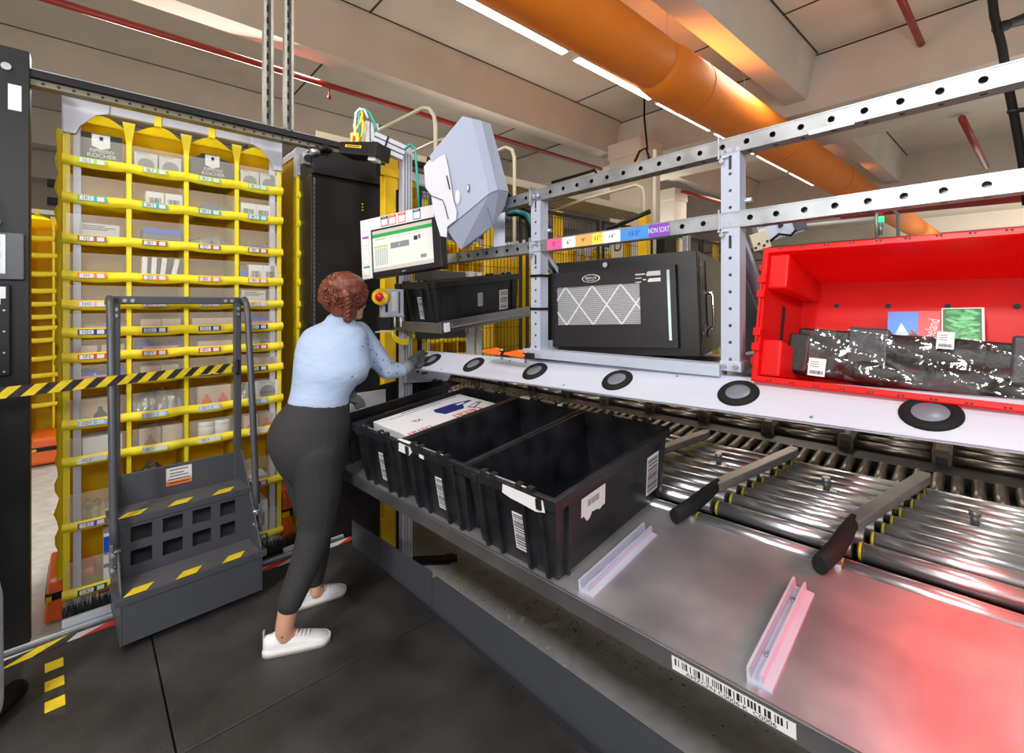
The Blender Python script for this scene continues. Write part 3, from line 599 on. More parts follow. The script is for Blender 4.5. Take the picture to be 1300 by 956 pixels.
b.box(.02,LW-.02,YB-.005,YB+.03,1.495,1.535,GREYF); b.build('rear_frame',t,bevel=.005)
for s,x in ((0,.012),(1,LW-.012)):
    xo=(-.0 if s==0 else .0)
    b=B(); b.tube([(x,YB+.0,1.50),(x,YB-.03,1.522),(x,YB-.07,1.49),(x,YB-.10,1.36),(x,YB-.17,.95),(x,YF+.16,.70),(x,YF+.135,.50),(x,YF+.115,.42)],.0165,GREYF,12); b.build('handrail_tube',t)
    b=B(); m=Matrix(((0,0,1,x+(.004 if s else -.016)),(1,0,0,0),(0,1,0,0),(0,0,0,1))); b.prism([(YF+.085,.30),(YF+.14,.30),(YF+.15,.44),(YF+.095,.44)],0,.012,mat('bracket_grey_steel',(.13,.13,.135),.4,.3),m)
    xx=x+(.02 if s else -.02)
    b.build('rail_bracket',t,bevel=.003)
    b=B()
    for z in (.335,.40): b.cyl((x-.02,YF+.115,z),(x+.022,YF+.115,z),.008,GALV,n=10); b.cyl((x-.01,YF+.095,z),(x-.01,YF+.075,z),.008,GALV,n=10)
    b.build('bracket_bolt',t)
b=B()
for x in (.07,.10,LW-.10,LW-.07): b.cyl((x,YB-.005,1.513),(x,YB-.012,1.513),.009,GALV,n=12)
for x in (.037,LW-.037):
    for z in (1.47,1.44): b.cyl((x,YB-.005,z),(x,YB-.012,z),.009,GALV,n=12)
b.build('frame_bolts',t)
M2=at(.29,YB-.001,.605); b=B(); b.prism([(-.055,-.045),(.055,-.045),(.055,.045),(-.055,.045)],0,.001,PAPER,M2); b.prism([(-.055,-.045),(.055,-.045),(.055,-.022),(-.055,-.022)],.001,.0015,flat('orange_label',(.75,.18,.03)),M2)
for y in (.03,.012,-.002): b.prism([(-.04,y),(.04 if y!=.012 else .02,y),(.04 if y!=.012 else .02,y+.006),(-.04,y+.006)],.001,.0015,MGREY,M2)
b.prism([(-.05,-.018),(.05,-.018),(.05,-.013),(-.05,-.013)],.001,.0015,INK,M2); b.prism([(-.045,-.036),(.045,-.036),(.045,-.031),(-.045,-.031)],.0015,.002,INK,M2); b.build('instruction_label',t)
for x in (.07,LW-.09):
    for y in (YF+.06,YB-.05):
        b=B(); b.cyl((x,y,.035),(x,y,.06),.012,GALV,n=8); b.cyl((x-.012,y,.026),(x+.012,y,.026),.025,mat('caster_rubber',(.06,.06,.055),.4),n=16); b.box(x-.018,x+.018,y-.012,y+.012,.03,.05,GALV); b.build('caster',t)
# barrier tape
t=thing('barrier_tape','yellow and black retractable barrier tape stretched from the left edge to the ladder frame','barrier tape')
pa=W(-60,506,1.70); pb=LG_@V((LW-.06,YB-.012,1.5-(466-CY)/F*(LG_@V((LW-.06,YB-.012,0))).y)); L=(pb-pa).length
M=fr(pa,pb-pa,V((0,0,1))); n=26; b=B(); q=L/n
for i in range(n):
    a,c=i*q,(i+1)*q; sl=.022; P=[(min(max(x,0),L),y) for x,y in ((a-sl,-.022),(c-sl,-.022),(c+sl,.022),(a+sl,.022))]
    b.prism(P,-.0006,.0006,YT if i%2 else BT,M)
b.build('webbing',t)
b=B(); b.prism([(L-.006,-.03),(L+.014,-.03),(L+.014,.03),(L-.006,.03)],-.012,.012,GREYF,M); b.build('end_clip',t)
b=B(); b.prism([(L+.014,-.045),(L+.022,-.045),(L+.022,.04),(L+.014,.04)],-.015,.015,BLK,M); b.build('wall_catch',t)
# ================================================================ work table (frame T: x along the front lip, y up the slope, z off the surface)
t=thing('tray_table','long tilted steel tray table carrying the black totes','work table',T)
b=B(); b.box(-1.0,3.0,.004,.565,-.004,0,TRAYM); b.build('tray_surface',t)
b=B(); b.box(-1.0,3.0,-.004,.004,-.046,.008,LIPM); b.box(-1.0,3.0,.0,.02,-.048,-.044,LIPM); b.build('front_lip',t,bevel=.0015)
b=B(); b.box(-1.0,3.0,.565,.58,-.12,-.012,BLK2); b.build('rear_edge',t)
for x in (-.9,2.85):
    b=B(); 
    b.box(x,x+.05,.47,.52,-.85,-.004,GALV); b.build('table_leg',t)
for x in (1.414,1.862,2.33):
    b=B(); pg=[(0,0),(.05,0),(.05,.004),(.032,.006),(.032,.026),(.026,.026),(.024,.006),(.008,.006),(.006,.03),(0,.03)]
    b.prism(pg,.035,.405,PAINTG,TR(V((x,0,0)))@Matrix(((1,0,0,0),(0,0,1,0),(0,1,0,0),(0,0,0,1)))); b.cyl((x+.016,.12,.006),(x+.016,.12,.012),.006,GALV,n=8); b.cyl((x+.016,.34,.006),(x+.016,.34,.012),.006,GALV,n=8)
    b.build('lane_divider',t)
M=T@Matrix(((1,0,0,1.765),(0,0,-1,-.0045),(0,1,0,-.019),(0,0,0,1)))
b=B(); b.prism([(-.055,-.017),(.20,-.017),(.20,.017),(-.055,.017)],0,.0006,PAPER,T.inverted()@M); Mi=T.inverted()@M
b.bars(.24,.017,Mi@TR(V((.072,.005,.0002))),seed=5,n=34); b.text('AMZCFN C0006-K  C0006',.0145,INK,Mi@TR(V((.072,-.0105,.0007))),font_scale=1.15); b.build('barcode_label',t)
# ---------------------------------------------------------------- totes
def make_tote(name,label,M,m,group=None,L=.70,Wd=.405,Ht=.262,labels=True,ribs=True,extra=None):
    """x: width, y: length, z: opening side; origin front left bottom of the rim box"""
    t=thing(name,label,'storage tote',M,group); th=.004; ins=.035
    o=(0,Wd,0,L); i0=(ins,Wd-ins,ins*.8,L-ins*.8); zr=Ht-.035
    b=B()
    def wallring(a,c,z0,z1,mm):     # four wall quads from rectangle a at z0 to c at z1
        A=[(a[0],a[2],z0),(a[1],a[2],z0),(a[1],a[3],z0),(a[0],a[3],z0)]; C=[(c[0],c[2],z1),(c[1],c[2],z1),(c[1],c[3],z1),(c[0],c[3],z1)]
        b.add(A+C,[(0,1,5,4),(1,2,6,5),(2,3,7,6),(3,0,4,7)],mm)
    e=.012; c1=(e,Wd-e,e,L-e); c2=(e+th,Wd-e-th,e+th,L-e-th); i1=(i0[0]+th,i0[1]-th,i0[2]+th,i0[3]-th)
    wallring(i0,c1,0,zr,m); wallring(i1,c2,th,Ht,m); b.box(i0[0],i0[1],i0[2],i0[3],0,.004,m)
    wallring(o,o,zr,Ht-.002,m); wallring(c1,o,zr,zr,m); wallring(o,(.003,Wd-.003,.003,L-.003),Ht-.002,Ht,m); wallring((.003,Wd-.003,.003,L-.003),c2,Ht,Ht,m)
    if extra: extra(b,i0,c1,zr)
    b.build('tote_body',t,bevel=.0012)
    if ribs:                      # end ribs and recessed centre panel on both short sides
        for ye,sg in ((0,-1),(L,1)):
            for x in (.07,.14,.265,.335):
                b=B()
                yb=(i0[2] if sg<0 else i0[3]); yt=(c1[2] if sg<0 else c1[3])
                b.add([(x,yb,0),(x+.012,yb,0),(x+.012,yt,zr),(x,yt,zr),(x,yb+sg*.014,0),(x+.012,yb+sg*.014,0),(x+.012,yt+sg*.012,zr),(x,yt+sg*.012,zr)],[(4,5,6,7),(0,4,7,3),(1,2,6,5),(0,1,5,4)],m); b.build('stiffening_rib',t)
        for xe,sg in ((0,-1),(Wd,1)):
            xb=(i0[0] if sg<0 else i0[1]); xt=(c1[0] if sg<0 else c1[1])
            for y in (.06,L-.072):
                b=B()
                b.add([(xb,y,0),(xb,y+.012,0),(xt,y+.012,zr),(xt,y,zr),(xb+sg*.012,y,0),(xb+sg*.012,y+.012,0),(xt+sg*.011,y+.012,zr),(xt+sg*.011,y,zr)],[(4,5,6,7),(0,4,7,3),(1,2,6,5),(0,1,5,4)],m); b.build('stiffening_rib',t)
    # hinge pins and latch bosses on the short rims
    for y0,s in ((0,1),(L,-1)):
        b=B(); y=y0+s*.006
        b.cyl((.10,y,Ht+.006),(.30,y,Ht+.006),.0035,GALV if m is TOTE else m,n=8)
        for x in (.09,.135,.25,.295): b.box(x,x+.022,y-.008,y+.012,Ht-.004,Ht+.013,m)
        b.box(.05,.07,y0-s*.008,y0,Ht-.04,Ht-.008,m); b.box(Wd-.07,Wd-.05,y0-s*.008,y0,Ht-.04,Ht-.008,m); b.build('lid_hinge',t,bevel=.002)
    def onend(x,z,w,h):         # frame on the sloping front end
        sl=(i0[2]-c1[2])/zr; y=i0[2]-sl*z-.0012; up=V((0,-sl,1)).normalized(); return fr(V((x,y-.002,z)),V((1,0,0)),up)
    if labels:
        def lab(Mx,w,h,kind,seed):
            b=B(); b.prism([(-w/2,-h/2),(w/2,-h/2),(w/2,h/2),(-w/2,h/2)],0,.0008,PAPER,Mx)
            if kind=='v': b.bars(h*.92,w*.86,Mx@rot(90,'Z')@TR(V((0,0,.0006))),seed=seed)
            if kind=='h': b.bars(w*.8,h*.5,Mx@TR(V((0,h*.1,.0006))),seed=seed); b.prism([(-w*.3,-h*.42),(w*.3,-h*.42),(w*.3,-h*.3),(-w*.3,-h*.3)],.0008,.0012,MGREY,Mx)
            b.build('barcode_label',t)
        lab(onend(.235,.10,0,0)@TR(V((0,0,.0125))) if False else onend(.235,.105,0,0),.048,.125,'v',3)
    return t,lab if labels else None,(i0,c1,zr)
def onside(geo,y,z):            # frame on the right-hand long side
    i0,c1,zr=geo; sl=(c1[1]-i0[1])/zr; x=i0[1]+sl*z+.0012; return fr(V((x,y,z)),V((0,1,0)),V((sl,0,1)).normalized())
TX=[(-.395,'empty black tote farthest left, beside the person'),(.155,'black tote holding the white box with the blue and red print'),(.565,'empty black tote between the box-filled tote and the nearest tote'),(.975,'nearest black tote with torn white labels on its right side')]
totes=[]
for i,(x,lab) in enumerate(TX):
    dy={0:0,1:0,2:.004,3:0}[i]
    tt,lf,geo=make_tote('plastic_tote',lab,T@TR(V((x,dy,0.003))),TOTE,'black totes on the tray table'); totes.append(tt)
    if i==3:
        def torn(Mx,w,h,seed):
            r=random.Random(seed); P=[(-w/2,h/2),(w/2,h/2)]; n=9; P=[(w/2,h/2),(-w/2,h/2)]+[(-w/2+w*j/n,-h/2+h*.28*r.random()) for j in range(n+1)]
            b=B(); b.prism(P,0,.0008,PAPER,Mx); b.bars(w*.5,h*.25,Mx@TR(V((0,h*.18,.0006))),seed=seed,m=MGREY); b.build('torn_label',tt)
        torn(onside(geo,.20,.165),.13,.085,2)
        for y,z,w,h,kd in ((.585,.115,.085,.15,'v'),):
            b=B(); Mx=onside(geo,y,z); b.prism([(-w/2,-h/2),(w/2,-h/2),(w/2,h/2),(-w/2,h/2)],0,.0008,PAPER,Mx); b.bars(h*.92,w*.86,Mx@rot(90,'Z')@TR(V((0,0,.0006))),seed=8); b.build('barcode_label',tt)
        b=B(); Mx=TR(V((.275,-.0015,.24)))@front(); r=random.Random(5); b.prism([(-.085,-.012),(-.05,-.02),(0,-.024),(.055,-.03),(.09,-.022),(.085,.012),(0,.014),(-.08,.016)],0,.001,PAPER,Mx); b.build('torn_label',tt)
    if i==2:
        b=B(); Mx=TR(V((.04,-.0015,.236)))@front(); b.prism([(-.05,-.016),(.03,-.018),(.05,.0),(.04,.018),(-.04,.02)],0,.001,PAPER,Mx); b.prism([(.10,-.008),(.13,-.01),(.13,.004),(.10,.006)],0,.001,PAPER,Mx); b.prism([(-.06,-.0),(.03,-.002),(.02,.014),(-.05,.012)],-.0005,.001,PAPER,TR(V((.04,.004,.2635)))); b.build('torn_label',tt)
        b=B(); b.prism([(.02,.69),(.10,.69),(.09,.712),(.03,.71)],.262,.268,PAPER); b.prism([(.27,.68),(.31,.70),(.30,.72),(.25,.70)],.262,.27,PAPER); b.build('torn_label',tt)
# product box in the second tote
BW,BL=.335,.52
t=thing('product_box','white appliance box with dark blue iron print and red lettering lying in the second tote','box',T@TR(V((.205,.085,.200)))@rot(1.5,'Y'))
b=B(); b.box(0,BW,0,BL,-.11,0.055,WHT); b.build('carton',t,bevel=.002)
Z=.0555; Mx=TR(V((BW/2,BL/2,Z)))@rot(90,'Z'); NV=NAVY
b=B(); b.prism([(-.02,.06),(.10,.07),(.19,.055),(.20,.04),(.13,.02),(.10,-.035),(-.01,-.04),(-.03,.02)],0,.0008,NV,Mx@rot(-6,'Z')@TR(V((.02,-.0,0)))); b.prism([(.10,.045),(.16,.05),(.14,.03),(.105,.028)],.0008,.0012,WHT,Mx@rot(-6,'Z')@TR(V((.02,-.0,0))))
b.prism([(.13,-.05),(.22,-.02),(.24,-.045),(.15,-.085)],0,.0008,MGREY,Mx); b.prism([(.15,-.052),(.205,-.035),(.21,-.048),(.16,-.07)],.0008,.0012,WHT,Mx); b.build('picture_print',t)
b=B(); b.text('tefal',.10,REDI,Mx@TR(V((.09,-.115,0)))@rot(180,'Z')); b.text('tefal',.075,REDI,Mx@TR(V((-.19,-.125,0)))@rot(180,'Z')); b.text('XL',.045,INK,Mx@TR(V((-.13,.0,0)))@rot(180,'Z')); b.box(-.0,.30,-.0,.002,0,.0008,INK,Mx@TR(V((-.20,.12,0)))); b.box(0,.34,0,.006,0,.0008,NV,Mx@TR(V((-.12,.145,0)))); b.build('lettering',t)
# upper tote on the upper shelf
tt,lf,geo=make_tote('plastic_tote','black tote on the upper shelf, below the monitor and left of the left steel post',T@TR(V((-.232,.535,.63)))@rot(-.5,'Z'),TOTE,L=.66,Ht=.25)
b=B(); Mx=onside(geo,.52,.10); b.prism([(-.035,-.06),(.035,-.06),(.035,.06),(-.035,.06)],0,.0008,PAPER,Mx); b.bars(.11,.06,Mx@rot(90,'Z')@TR(V((0,0,.0006))),seed=12); b.build('barcode_label',tt)
b=B(); Mx=onside(geo,.33,.11); b.prism([(-.02,-.03),(.02,-.03),(.02,.05),(-.02,.05)],0,.0008,mat('dull_paper',(.25,.25,.25),.6),Mx); b.build('dull_label',tt)
# ---------------------------------------------------------------- roller bed behind the tray
t=thing('roller_conveyor','wide bed of steel rollers behind the tray table','roller conveyor',T)
YS=[.605,.723,.808,.883,.95,1.018,1.115,1.172,1.23]; X0=-.35; PX=.376
RG=flat('olive_belt_ring',(.35,.32,.02),.4)
cnt=0
for mdl in range(0,9):
    for j,y in enumerate(YS):
        xa=1.915+ (y-.6)*.225 -PX*0 + (mdl-5)*PX*1.10 if False else 1.945+(y-.6)*.235+(mdl-6)*.425
        xb=xa+.425-.028
        b=B(); b.cyl((xa,y,-.02),(xb,y,-.02),.027,ROLL,n=20); b.cyl((xa-.016,y,-.02),(xa,y,-.02),.018,BLK3,n=12); b.cyl((xa-.010,y,-.02),(xa-.002,y,-.02),.0275,RG,n=14)
        if cnt<100: b.build('roller',t)
        else:
            if cnt==100: rest=B()
            for v in (b,): 
                o=len(rest.v); rest.v+=v.v; mm=[rest.mi(x) for x in v.mats]; rest.f+=[[o+i for i in f] for f in v.f]; rest.m+=[mm[k] for k in v.m]; rest.sm+=v.sm
        cnt+=1
if cnt>100: rest.build('roller',t,kind='stuff')
b=B(); b.box(-.9,3.2,.58,1.26,-.14,-.10,BLK2); b.box(-.9,3.2,.635,.69,-.10,-.045,BLK2); b.build('bed_pan',t)
b=B(); b.box(-.9,3.2,1.045,1.085,-.03,-.012,mat('centre_rail_steel',(.30,.28,.25),.4,.8)); b.build('centre_rail',t)
for mdl in range(0,9):
    x=2.216+(mdl-6.5+.5)*.40-.0
    b=B(); b.box(x-.035,x+.035,1.05,1.08,-.012,-.008,GALV); b.cyl((x,1.065,-.01),(x,1.065,.035),.011,GALV,n=10); b.cyl((x,1.065,.02),(x,1.065,.04),.015,GALV,n=6); b.build('locating_stud',t)
# perpendicular rollers
t=thing('cross_roller_lane','lane of short dull rollers set crosswise behind the roller bed','roller conveyor',T@TR(V((0,1.25,-.03))))
b=B(); b.box(-1.2,3.4,-.0,.30,-.09,-.055,BLK2); b.box(-1.2,3.4,.235,.33,-.06,.002,BLK2); b.build('side_channel',t)
for i in range(72):
    x=-.85+i*.057; b=B(); b.cyl((x,.0,-.012),(x,.232,-.012),.021,ROLLD,n=14); b.cyl((x,.232,-.012),(x,.236,-.012),.012,INK,n=8); b.build('roller',t)
# far roller lanes
t=thing('rear_roller_conveyor','row of far roller sections with dark divider blocks under the white panel','roller conveyor',T@TR(V((0,1.60,0))))
b=B(); b.box(-1.8,4.0,-.03,.6,-.12,-.06,BLK2); b.build('bed_pan',t)
BRB=mat('brown_block_plastic',(.07,.05,.03),.45)
for i in range(14):
    x=-1.19+i*.331; b=B(); b.prism([(-.03,-.06),(.03,-.06),(.032,.01),(.018,.03),(-.018,.03),(-.032,.01)],-.55,.0,BRB,TR(V((x,0,0)))@Matrix(((1,0,0,0),(0,0,-1,0),(0,1,0,0),(0,0,0,1)))); b.box(x-.018,x+.018,-.004,.0,-.05,.0,INK); b.build('divider_block',t,bevel=.002)
    for j,y in enumerate((.03,.115,.20,.285,.37)):
        b=B(); b.cyl((x+.036,y,-.02),(x+.295,y,-.02),.020,ROLLD,n=14); b.build('roller',t)
# deflector arms
AM=mat('worn_arm_steel',(.30,.29,.28),.42,.75,var=.12,scale=9)
for i,(xg,lab) in enumerate(((1.10,'farthest grey deflector arm, half hidden behind the nearest tote'),(1.48,'middle deflector arm with a black grip lying across the rollers'),(1.905,'nearest deflector arm with a black grip, farthest right'))):
    t=thing('deflector_arm',lab,'conveyor arm',T@TR(V((xg,.50,.028))),'deflector arms on the roller bed')
    b=B(); b.tube([(0.0,-.0,0),(.02,.10,.004),(.028,.19,.006),(.035,.30,.006)],[.028,.030,.029,.022],BLK3,10,flat=.75); b.build('rubber_grip',t)
    M=TR(V((.035,.27,0)))@rot(-16.5,'Z'); b=B(); b.box(-.021,.021,0,.50,-.008,.024,AM,M); b.prism([(-.021,.50),(.021,.50),(.012,.53),(-.021,.52)],-.008,.024,AM,M); b.build('arm_bar',t,bevel=.003)
    b=B(); b.box(-.02,.04,.06,.08,-.04,-.016,GALV); b.box(.07,.11,.10,.14,-.045,-.040,GALV); b.cyl((.09,.12,-.045),(.09,.12,-.030),.008,GALV,n=8); b.build('pivot_bracket',t)
# ---------------------------------------------------------------- white panel with rubber rollers
SA=V((.99,.90,1.212)); sdir=V((-.682,.731,-.030)).normalized(); sn=V((.731,.682,0)).normalized()
supw=(sn*math.cos(R(30))+V((0,0,1))*math.sin(R(30)))    # panel slopes up and away
MS=fr(SA,-sdir,supw)     # x toward the camera side, y up the slope, z towards the worker / up
t=thing('transfer_panel','long sloping white panel with round black rubber pads above the roller bed','conveyor panel',MS)
b=B(); b.box(-2.32,1.1,0,.165,-.004,0,ALU); b.box(-2.32,1.1,-.0,.003,-.006,0,ALU); b.box(-2.32,1.1,.160,.165,-.05,0,ALU); b.build('panel_sheet',t)
for i,x in enumerate((-2.17,-1.80,-1.385,-.975,-.558,-.139,.29,.71)):
    b=B(); b.lathe([(.031,.004),(.035,.0095),(.044,.0115),(.052,.009),(.057,.003),(.057,0)],BLK3,TR(V((x,.082,0))),32); b.build('rubber_ring',t)
    b=B(); b.lathe([(0,.0085),(.032,.0085),(.035,.006)],mat('grey_hub_disc',(.19,.20,.24),.35,.3),TR(V((x,.082,0))),28); b.build('hub_disc',t)
b=B()
for i in range(9): b.cyl((-2.0+i*.41,.135 if i%2 else .02,0),(-2.0+i*.41,.135 if i%2 else .02,.003),.004,GALV,n=8)
b.build('panel_screws',t)
def SP(x,y=0,z=0): return MS@V((x,y,z))
for x in (-2.0,-.35,.5): b=B(); b.box(x,x+.03,.11,.15,-.12,-.004,BLK2); b.build('support_bracket',t)
# ---------------------------------------------------------------- perforated steel frame
def perf(b,L,w,pitch,r,z,m,M,y0=0,off=None):       # plate in xy from (0,y0) to (L,y0+w) with round holes
    n=max(1,int(L/pitch)); q=L/n; k=12
    for i in range(n):
        x0=i*q; cx=x0+q/2; cy=y0+w/2; C=[(cx+r*math.cos(2*math.pi*(j+.5)/k),cy+r*math.sin(2*math.pi*(j+.5)/k),z) for j in range(k)]
        O=[]
        for j in range(k):
            a=2*math.pi*(j+.5)/k; dx,dy=math.cos(a),math.sin(a); s=min((q/2)/abs(dx) if abs(dx)>1e-6 else 9,(w/2)/abs(dy) if abs(dy)>1e-6 else 9); O.append((cx+dx*s,cy+dy*s,z))
        cs=[(x0+q,y0+w,z),(x0,y0+w,z),(x0,y0,z),(x0+q,y0,z)]; vs=C+O+cs; fs=[]
        for j in range(k): fs.append((j,k+j,k+(j+1)%k,(j+1)%k))
        for ci,(ang) in enumerate((45,135,225,315)):
            j=[jj for jj in range(k) if (360/k*(jj+.5))<ang<(360/k*(jj+1.5))]
            pass
        ex=(q/2,w/2); side=[('x' if abs(abs(O[j][0]-cx)-q/2)<1e-7 else 'y') for j in range(k)]
        for j in range(k):
            j2=(j+1)%k
            a_=O[j];c_=O[j2]
            if abs(a_[0]-c_[0])>1e-6 and abs(a_[1]-c_[1])>1e-6:
                sx_=1 if (a_[0]+c_[0])/2>cx else -1; sy_=1 if (a_[1]+c_[1])/2>cy else -1
                ci={(1,1):0,(-1,1):1,(-1,-1):2,(1,-1):3}[(sx_,sy_)]; fs.append((k+j,2*k+ci,k+j2))
        b.add(vs,fs,m,M)
def channel(name,parent,pa,pb,up,w,d,m,pitch=.07,r=.0085,z0=0):
    """square channel whose front face runs from pa to pb (lower front edge)"""
    L=(pb-pa).length; M=fr(pa,pb-pa,up); b=B()
    perf(b,L,w,pitch,r,0,m,M)
    perf(b,L,d,pitch,r*.8,0,m,M@Matrix(((1,0,0,0),(0,0,1,0),(0,1,0,-d),(0,0,0,1)))@TR(V((0,0,0))))
    b.box(0,L,w-.002,w,-d,-.002,m,M); b.box(0,L,0,w,-d,-d+.002,m,M)
    b.box(0,L,0,.004,-.001,.0012,m,M); b.box(0,L,w-.004,w,-.001,.0012,m,M)
    return b.build(name,parent)
BN=V((1.10,1.0,0)); BF=V((.043,2.1,0)); bd=(BF-BN).normalized(); bnorm=V((-bd.y,bd.x,0))   # line of the posts
def bl(px,z): # point on the post line seen at image column px
    q=(px-CX)/F; s=(q*BN.y-BN.x)/(bd.x-q*bd.y); p=BN+bd*s; return V((p.x,p.y,z))
fr_t=thing('pick_frame','perforated galvanised steel frame with two long beams and two posts above the table','steel frame')
UP=V((0,0,1)); ext=.55
def beamend(z0,z1,px0,px1):
    a=bl(px0,z0); c=bl(px1,z1); return a,c
a,c=beamend(1.737,1.7595,559,1300); c=c+(c-a).normalized()*ext
channel('lower_beam',fr_t,a+V((0,0,-.022)),c+V((0,0,-.022+.004)),UP,.05,.05,GALV)
a,c=beamend(1.965,2.0,645,1300); c=c+(c-a).normalized()*ext; a=a-(c-a).normalized()*.35
channel('upper_beam',fr_t,a+V((0,0,-.022)),c+V((0,0,-.022)),UP,.05,.05,mat('upper_beam_steel',(.36,.37,.38),.42,.85,var=.10,scale=14,rvar=.08))
for px,z0,lab in ((680,1.285,'l'),(927,1.30,'r')):
    p=bl(px,0); bx=(-bd)     # x towards the near end
    M=fr(V((p.x,p.y,z0))-bnorm*(.0)-bx*.026+(-bnorm)*.0,V((0,0,1)),bnorm if False else -bx)
    Lz=2.0-z0; b=B(); Mz=fr(V((p.x,p.y,z0))+bx*.026,V((0,0,1)),-bx)
    perf(b,Lz-.02,.052,.049,.0052,0,PAINTG,Mz)
    b.box(0,Lz-.02,-.002,.0,-.05,0,PAINTG,Mz); b.box(0,Lz-.02,.052,.054,-.05,0,PAINTG,Mz)
    for zz in ((Lz-.085,Lz-.045),(Lz-.33,Lz-.29)): b.box(zz[0],zz[1],.022,.030,.0004,.001,INK,Mz)
    Mz2=Mz; b.build('post',fr_t)
    for zz in (1.745,1.975):
        b=B(); M3=fr(V((p.x,p.y,zz-.012+(.0 if px>900 else -.006)))+bx*.035+(-bnorm if False else V((0,0,0))),bx,V((0,0,1)))
        b.box(-.072,-.066,-.012,.06,-.055,.006,GALV,M3); b.box(-.072,-.04,-.012,-.008,-.055,.008,GALV,M3); b.cyl((-.058,-.02,.004),(-.058,-.02,.012),.008,GALV,n=8,M=M3); b.build('beam_bracket',fr_t,bevel=.001)
    b=B(); M4=fr(V((p.x,p.y,z0-.01)),bx,V((0,0,1))); b.box(-.03,.034,0,.03,-.06,.006,PAINTG,M4); b.cyl((.02,.015,.004),(.02,.015,.018),.008,GALV,n=6,M=M4); b.cyl((-.015,.015,.004),(-.015,.015,.016),.008,GALV,n=6,M=M4); b.box(-.06,-.035,0,.008,-.06,.02,PAINTG,M4); b.build('post_foot',fr_t,bevel=.001)
    # brace running back and down from the post
    b=B(); q=V((p.x,p.y,1.73)); away=-bnorm*-1 if False else (u1); e0=q+u1*.05; e1=q+u1*(.33)+V((0,0,-.26 if px<900 else -.30)); M5=fr(e0,e1-e0,bd); Lb=(e1-e0).length
    b.box(0,Lb,-.02,.02,-.003,0,PAINTG,M5); b.box(0,Lb,-.02,-.017,-.02,0,PAINTG,M5); b.box(0,Lb,.017,.02,-.02,0,PAINTG,M5); b.build('diagonal_brace',fr_t)
    b=B(); b.cyl(q+V((0,0,.09))+u1*.05-bx*.01,q+V((0,0,.09))+u1*.05+bx*.045,.009,GALV,n=6); b.build('bolt',fr_t)
for z in (1.62,1.475):
    p=bl(680,z); M=fr(p,-bd,UP); b=B(); b.box(-.031,.031,-.006,.006,-.055,.004,BLK3,M); b.build('cable_tie',fr_t)
# base rails and shelf
a=bl(668,1.262); c=bl(917,1.272); b=B(); M=fr(a-u1*.01,c-a,UP); L=(c-a).length; b.box(0,L,0,.037,-.05,.012,PAINTG,M); b.build('front_base_rail',fr_t,bevel=.001)
for px in (927,680):
    p=bl(px,1.29); M=fr(p+u1*.05,u1,UP); b=B(); b.box(0,.75,0,.045,-.02,.02,PAINTG,M); b.build('cross_rail',fr_t)
a=bl(662,1.262); c=bl(930,1.262); M=fr(a+u1*.06-V((0,0,.012)),c-a,u1); L=(c-a).length
b=B(); b.box(0,L,0,.75,-.012,0,mat('grey_shelf_steel',(.16,.165,.18),.4,.5),M); b.build('shelf_plate',fr_t)
p=bl(945,1.24); M=fr(p-u1*.02,-bd,UP); b=B(); b.box(-.07,.10,-.05,.015,-.2,-.02,mat('grey_block',(.14,.145,.15),.5)); b=B(); b.box(-.05,.10,-.035,.02,-.25,-.005,mat('grey_block',(.14,.145,.15),.5),M); b.cyl((.035,.02,-.05),(.035,.06,-.05),.008,GALV,n=8,M=M); b.build('support_block',fr_t,bevel=.002)
# coloured size scale on the lower beam: stickers
a=bl(559,1.737); c=bl(1300,1.7595); M=fr(a+V((0,0,-.022)),c-a,UP); L=(c-a).length
def sx(px): p=bl(px,1.74); return (p-V((a.x,a.y,p.z))).length
STK=[(695,714,'5"',(.75,.10,.28),INK),(714,731,'6"',(.72,.72,.70),INK),(731,752,'9"',(.85,.38,.10),INK),(752,766,'11"',(.88,.62,.08),INK),(766,788,'14"',(.72,.74,.76),INK),(788,824,'15.5"',(.06,.25,.62),NAVY),(824,850,'NON SORT',(.20,.06,.42),PAPER)]
b=B(); x0=sx(566); x1=sx(580); b.box(x0,x1,.002,.048,.0012,.0022,PAPER,M); b.build('blank_white_label',fr_t)
for p0,p1,s,c_,ink in STK:
    x0,x1=sx(p0),sx(p1); b=B(); b.box(x0,x1,.003,.047,.0012,.0022,flat('sticker_'+str(p0),c_,.4),M); b.text(s,.024 if len(s)<6 else .026,ink,M@TR(V(((x0+x1)/2,.025,.0023))),font_scale=1 if len(s)<6 else .60); b.build('size_sticker',fr_t)
a2=bl(645,1.965); c2=bl(1300,2.0); M=fr(a2+V((0,0,-.022)),c2-a2,UP); p=bl(1027,1.98); x0=(p-V((a2.x,a2.y,p.z))).length; p=bl(1085,1.98); x1=(p-V((a2.x,a2.y,p.z))).length
b=B(); b.box(x0,x1,-.004,.008,.0012,.002,WHT,M); b.build('white_strip_label',fr_t)
# orange clamps on the rail left of the left post
for px,py,lab in ((626,447,'left'),(655,450,'right')):
    p=W(px,py,2.12 if px<640 else 2.0); t=thing('toggle_clamp','%s orange-handled toggle clamp behind the white panel'%lab,'clamp',TR(p)@rot(-47,'Z'))
    b=B(); b.prism([(-.07,-.006),(.06,-.01),(.07,.004),(.02,.022),(-.02,.012),(-.06,.006)],-.015,.015,ORP,front()); b.build('handle',t,bevel=.003)
    b=B(); b.box(.03,.10,-.012,.012,-.012,.012,BLK); b.cyl((.06,0,-.03),(.06,0,.02),.006,GALV,n=8); b.build('clamp_body',t)
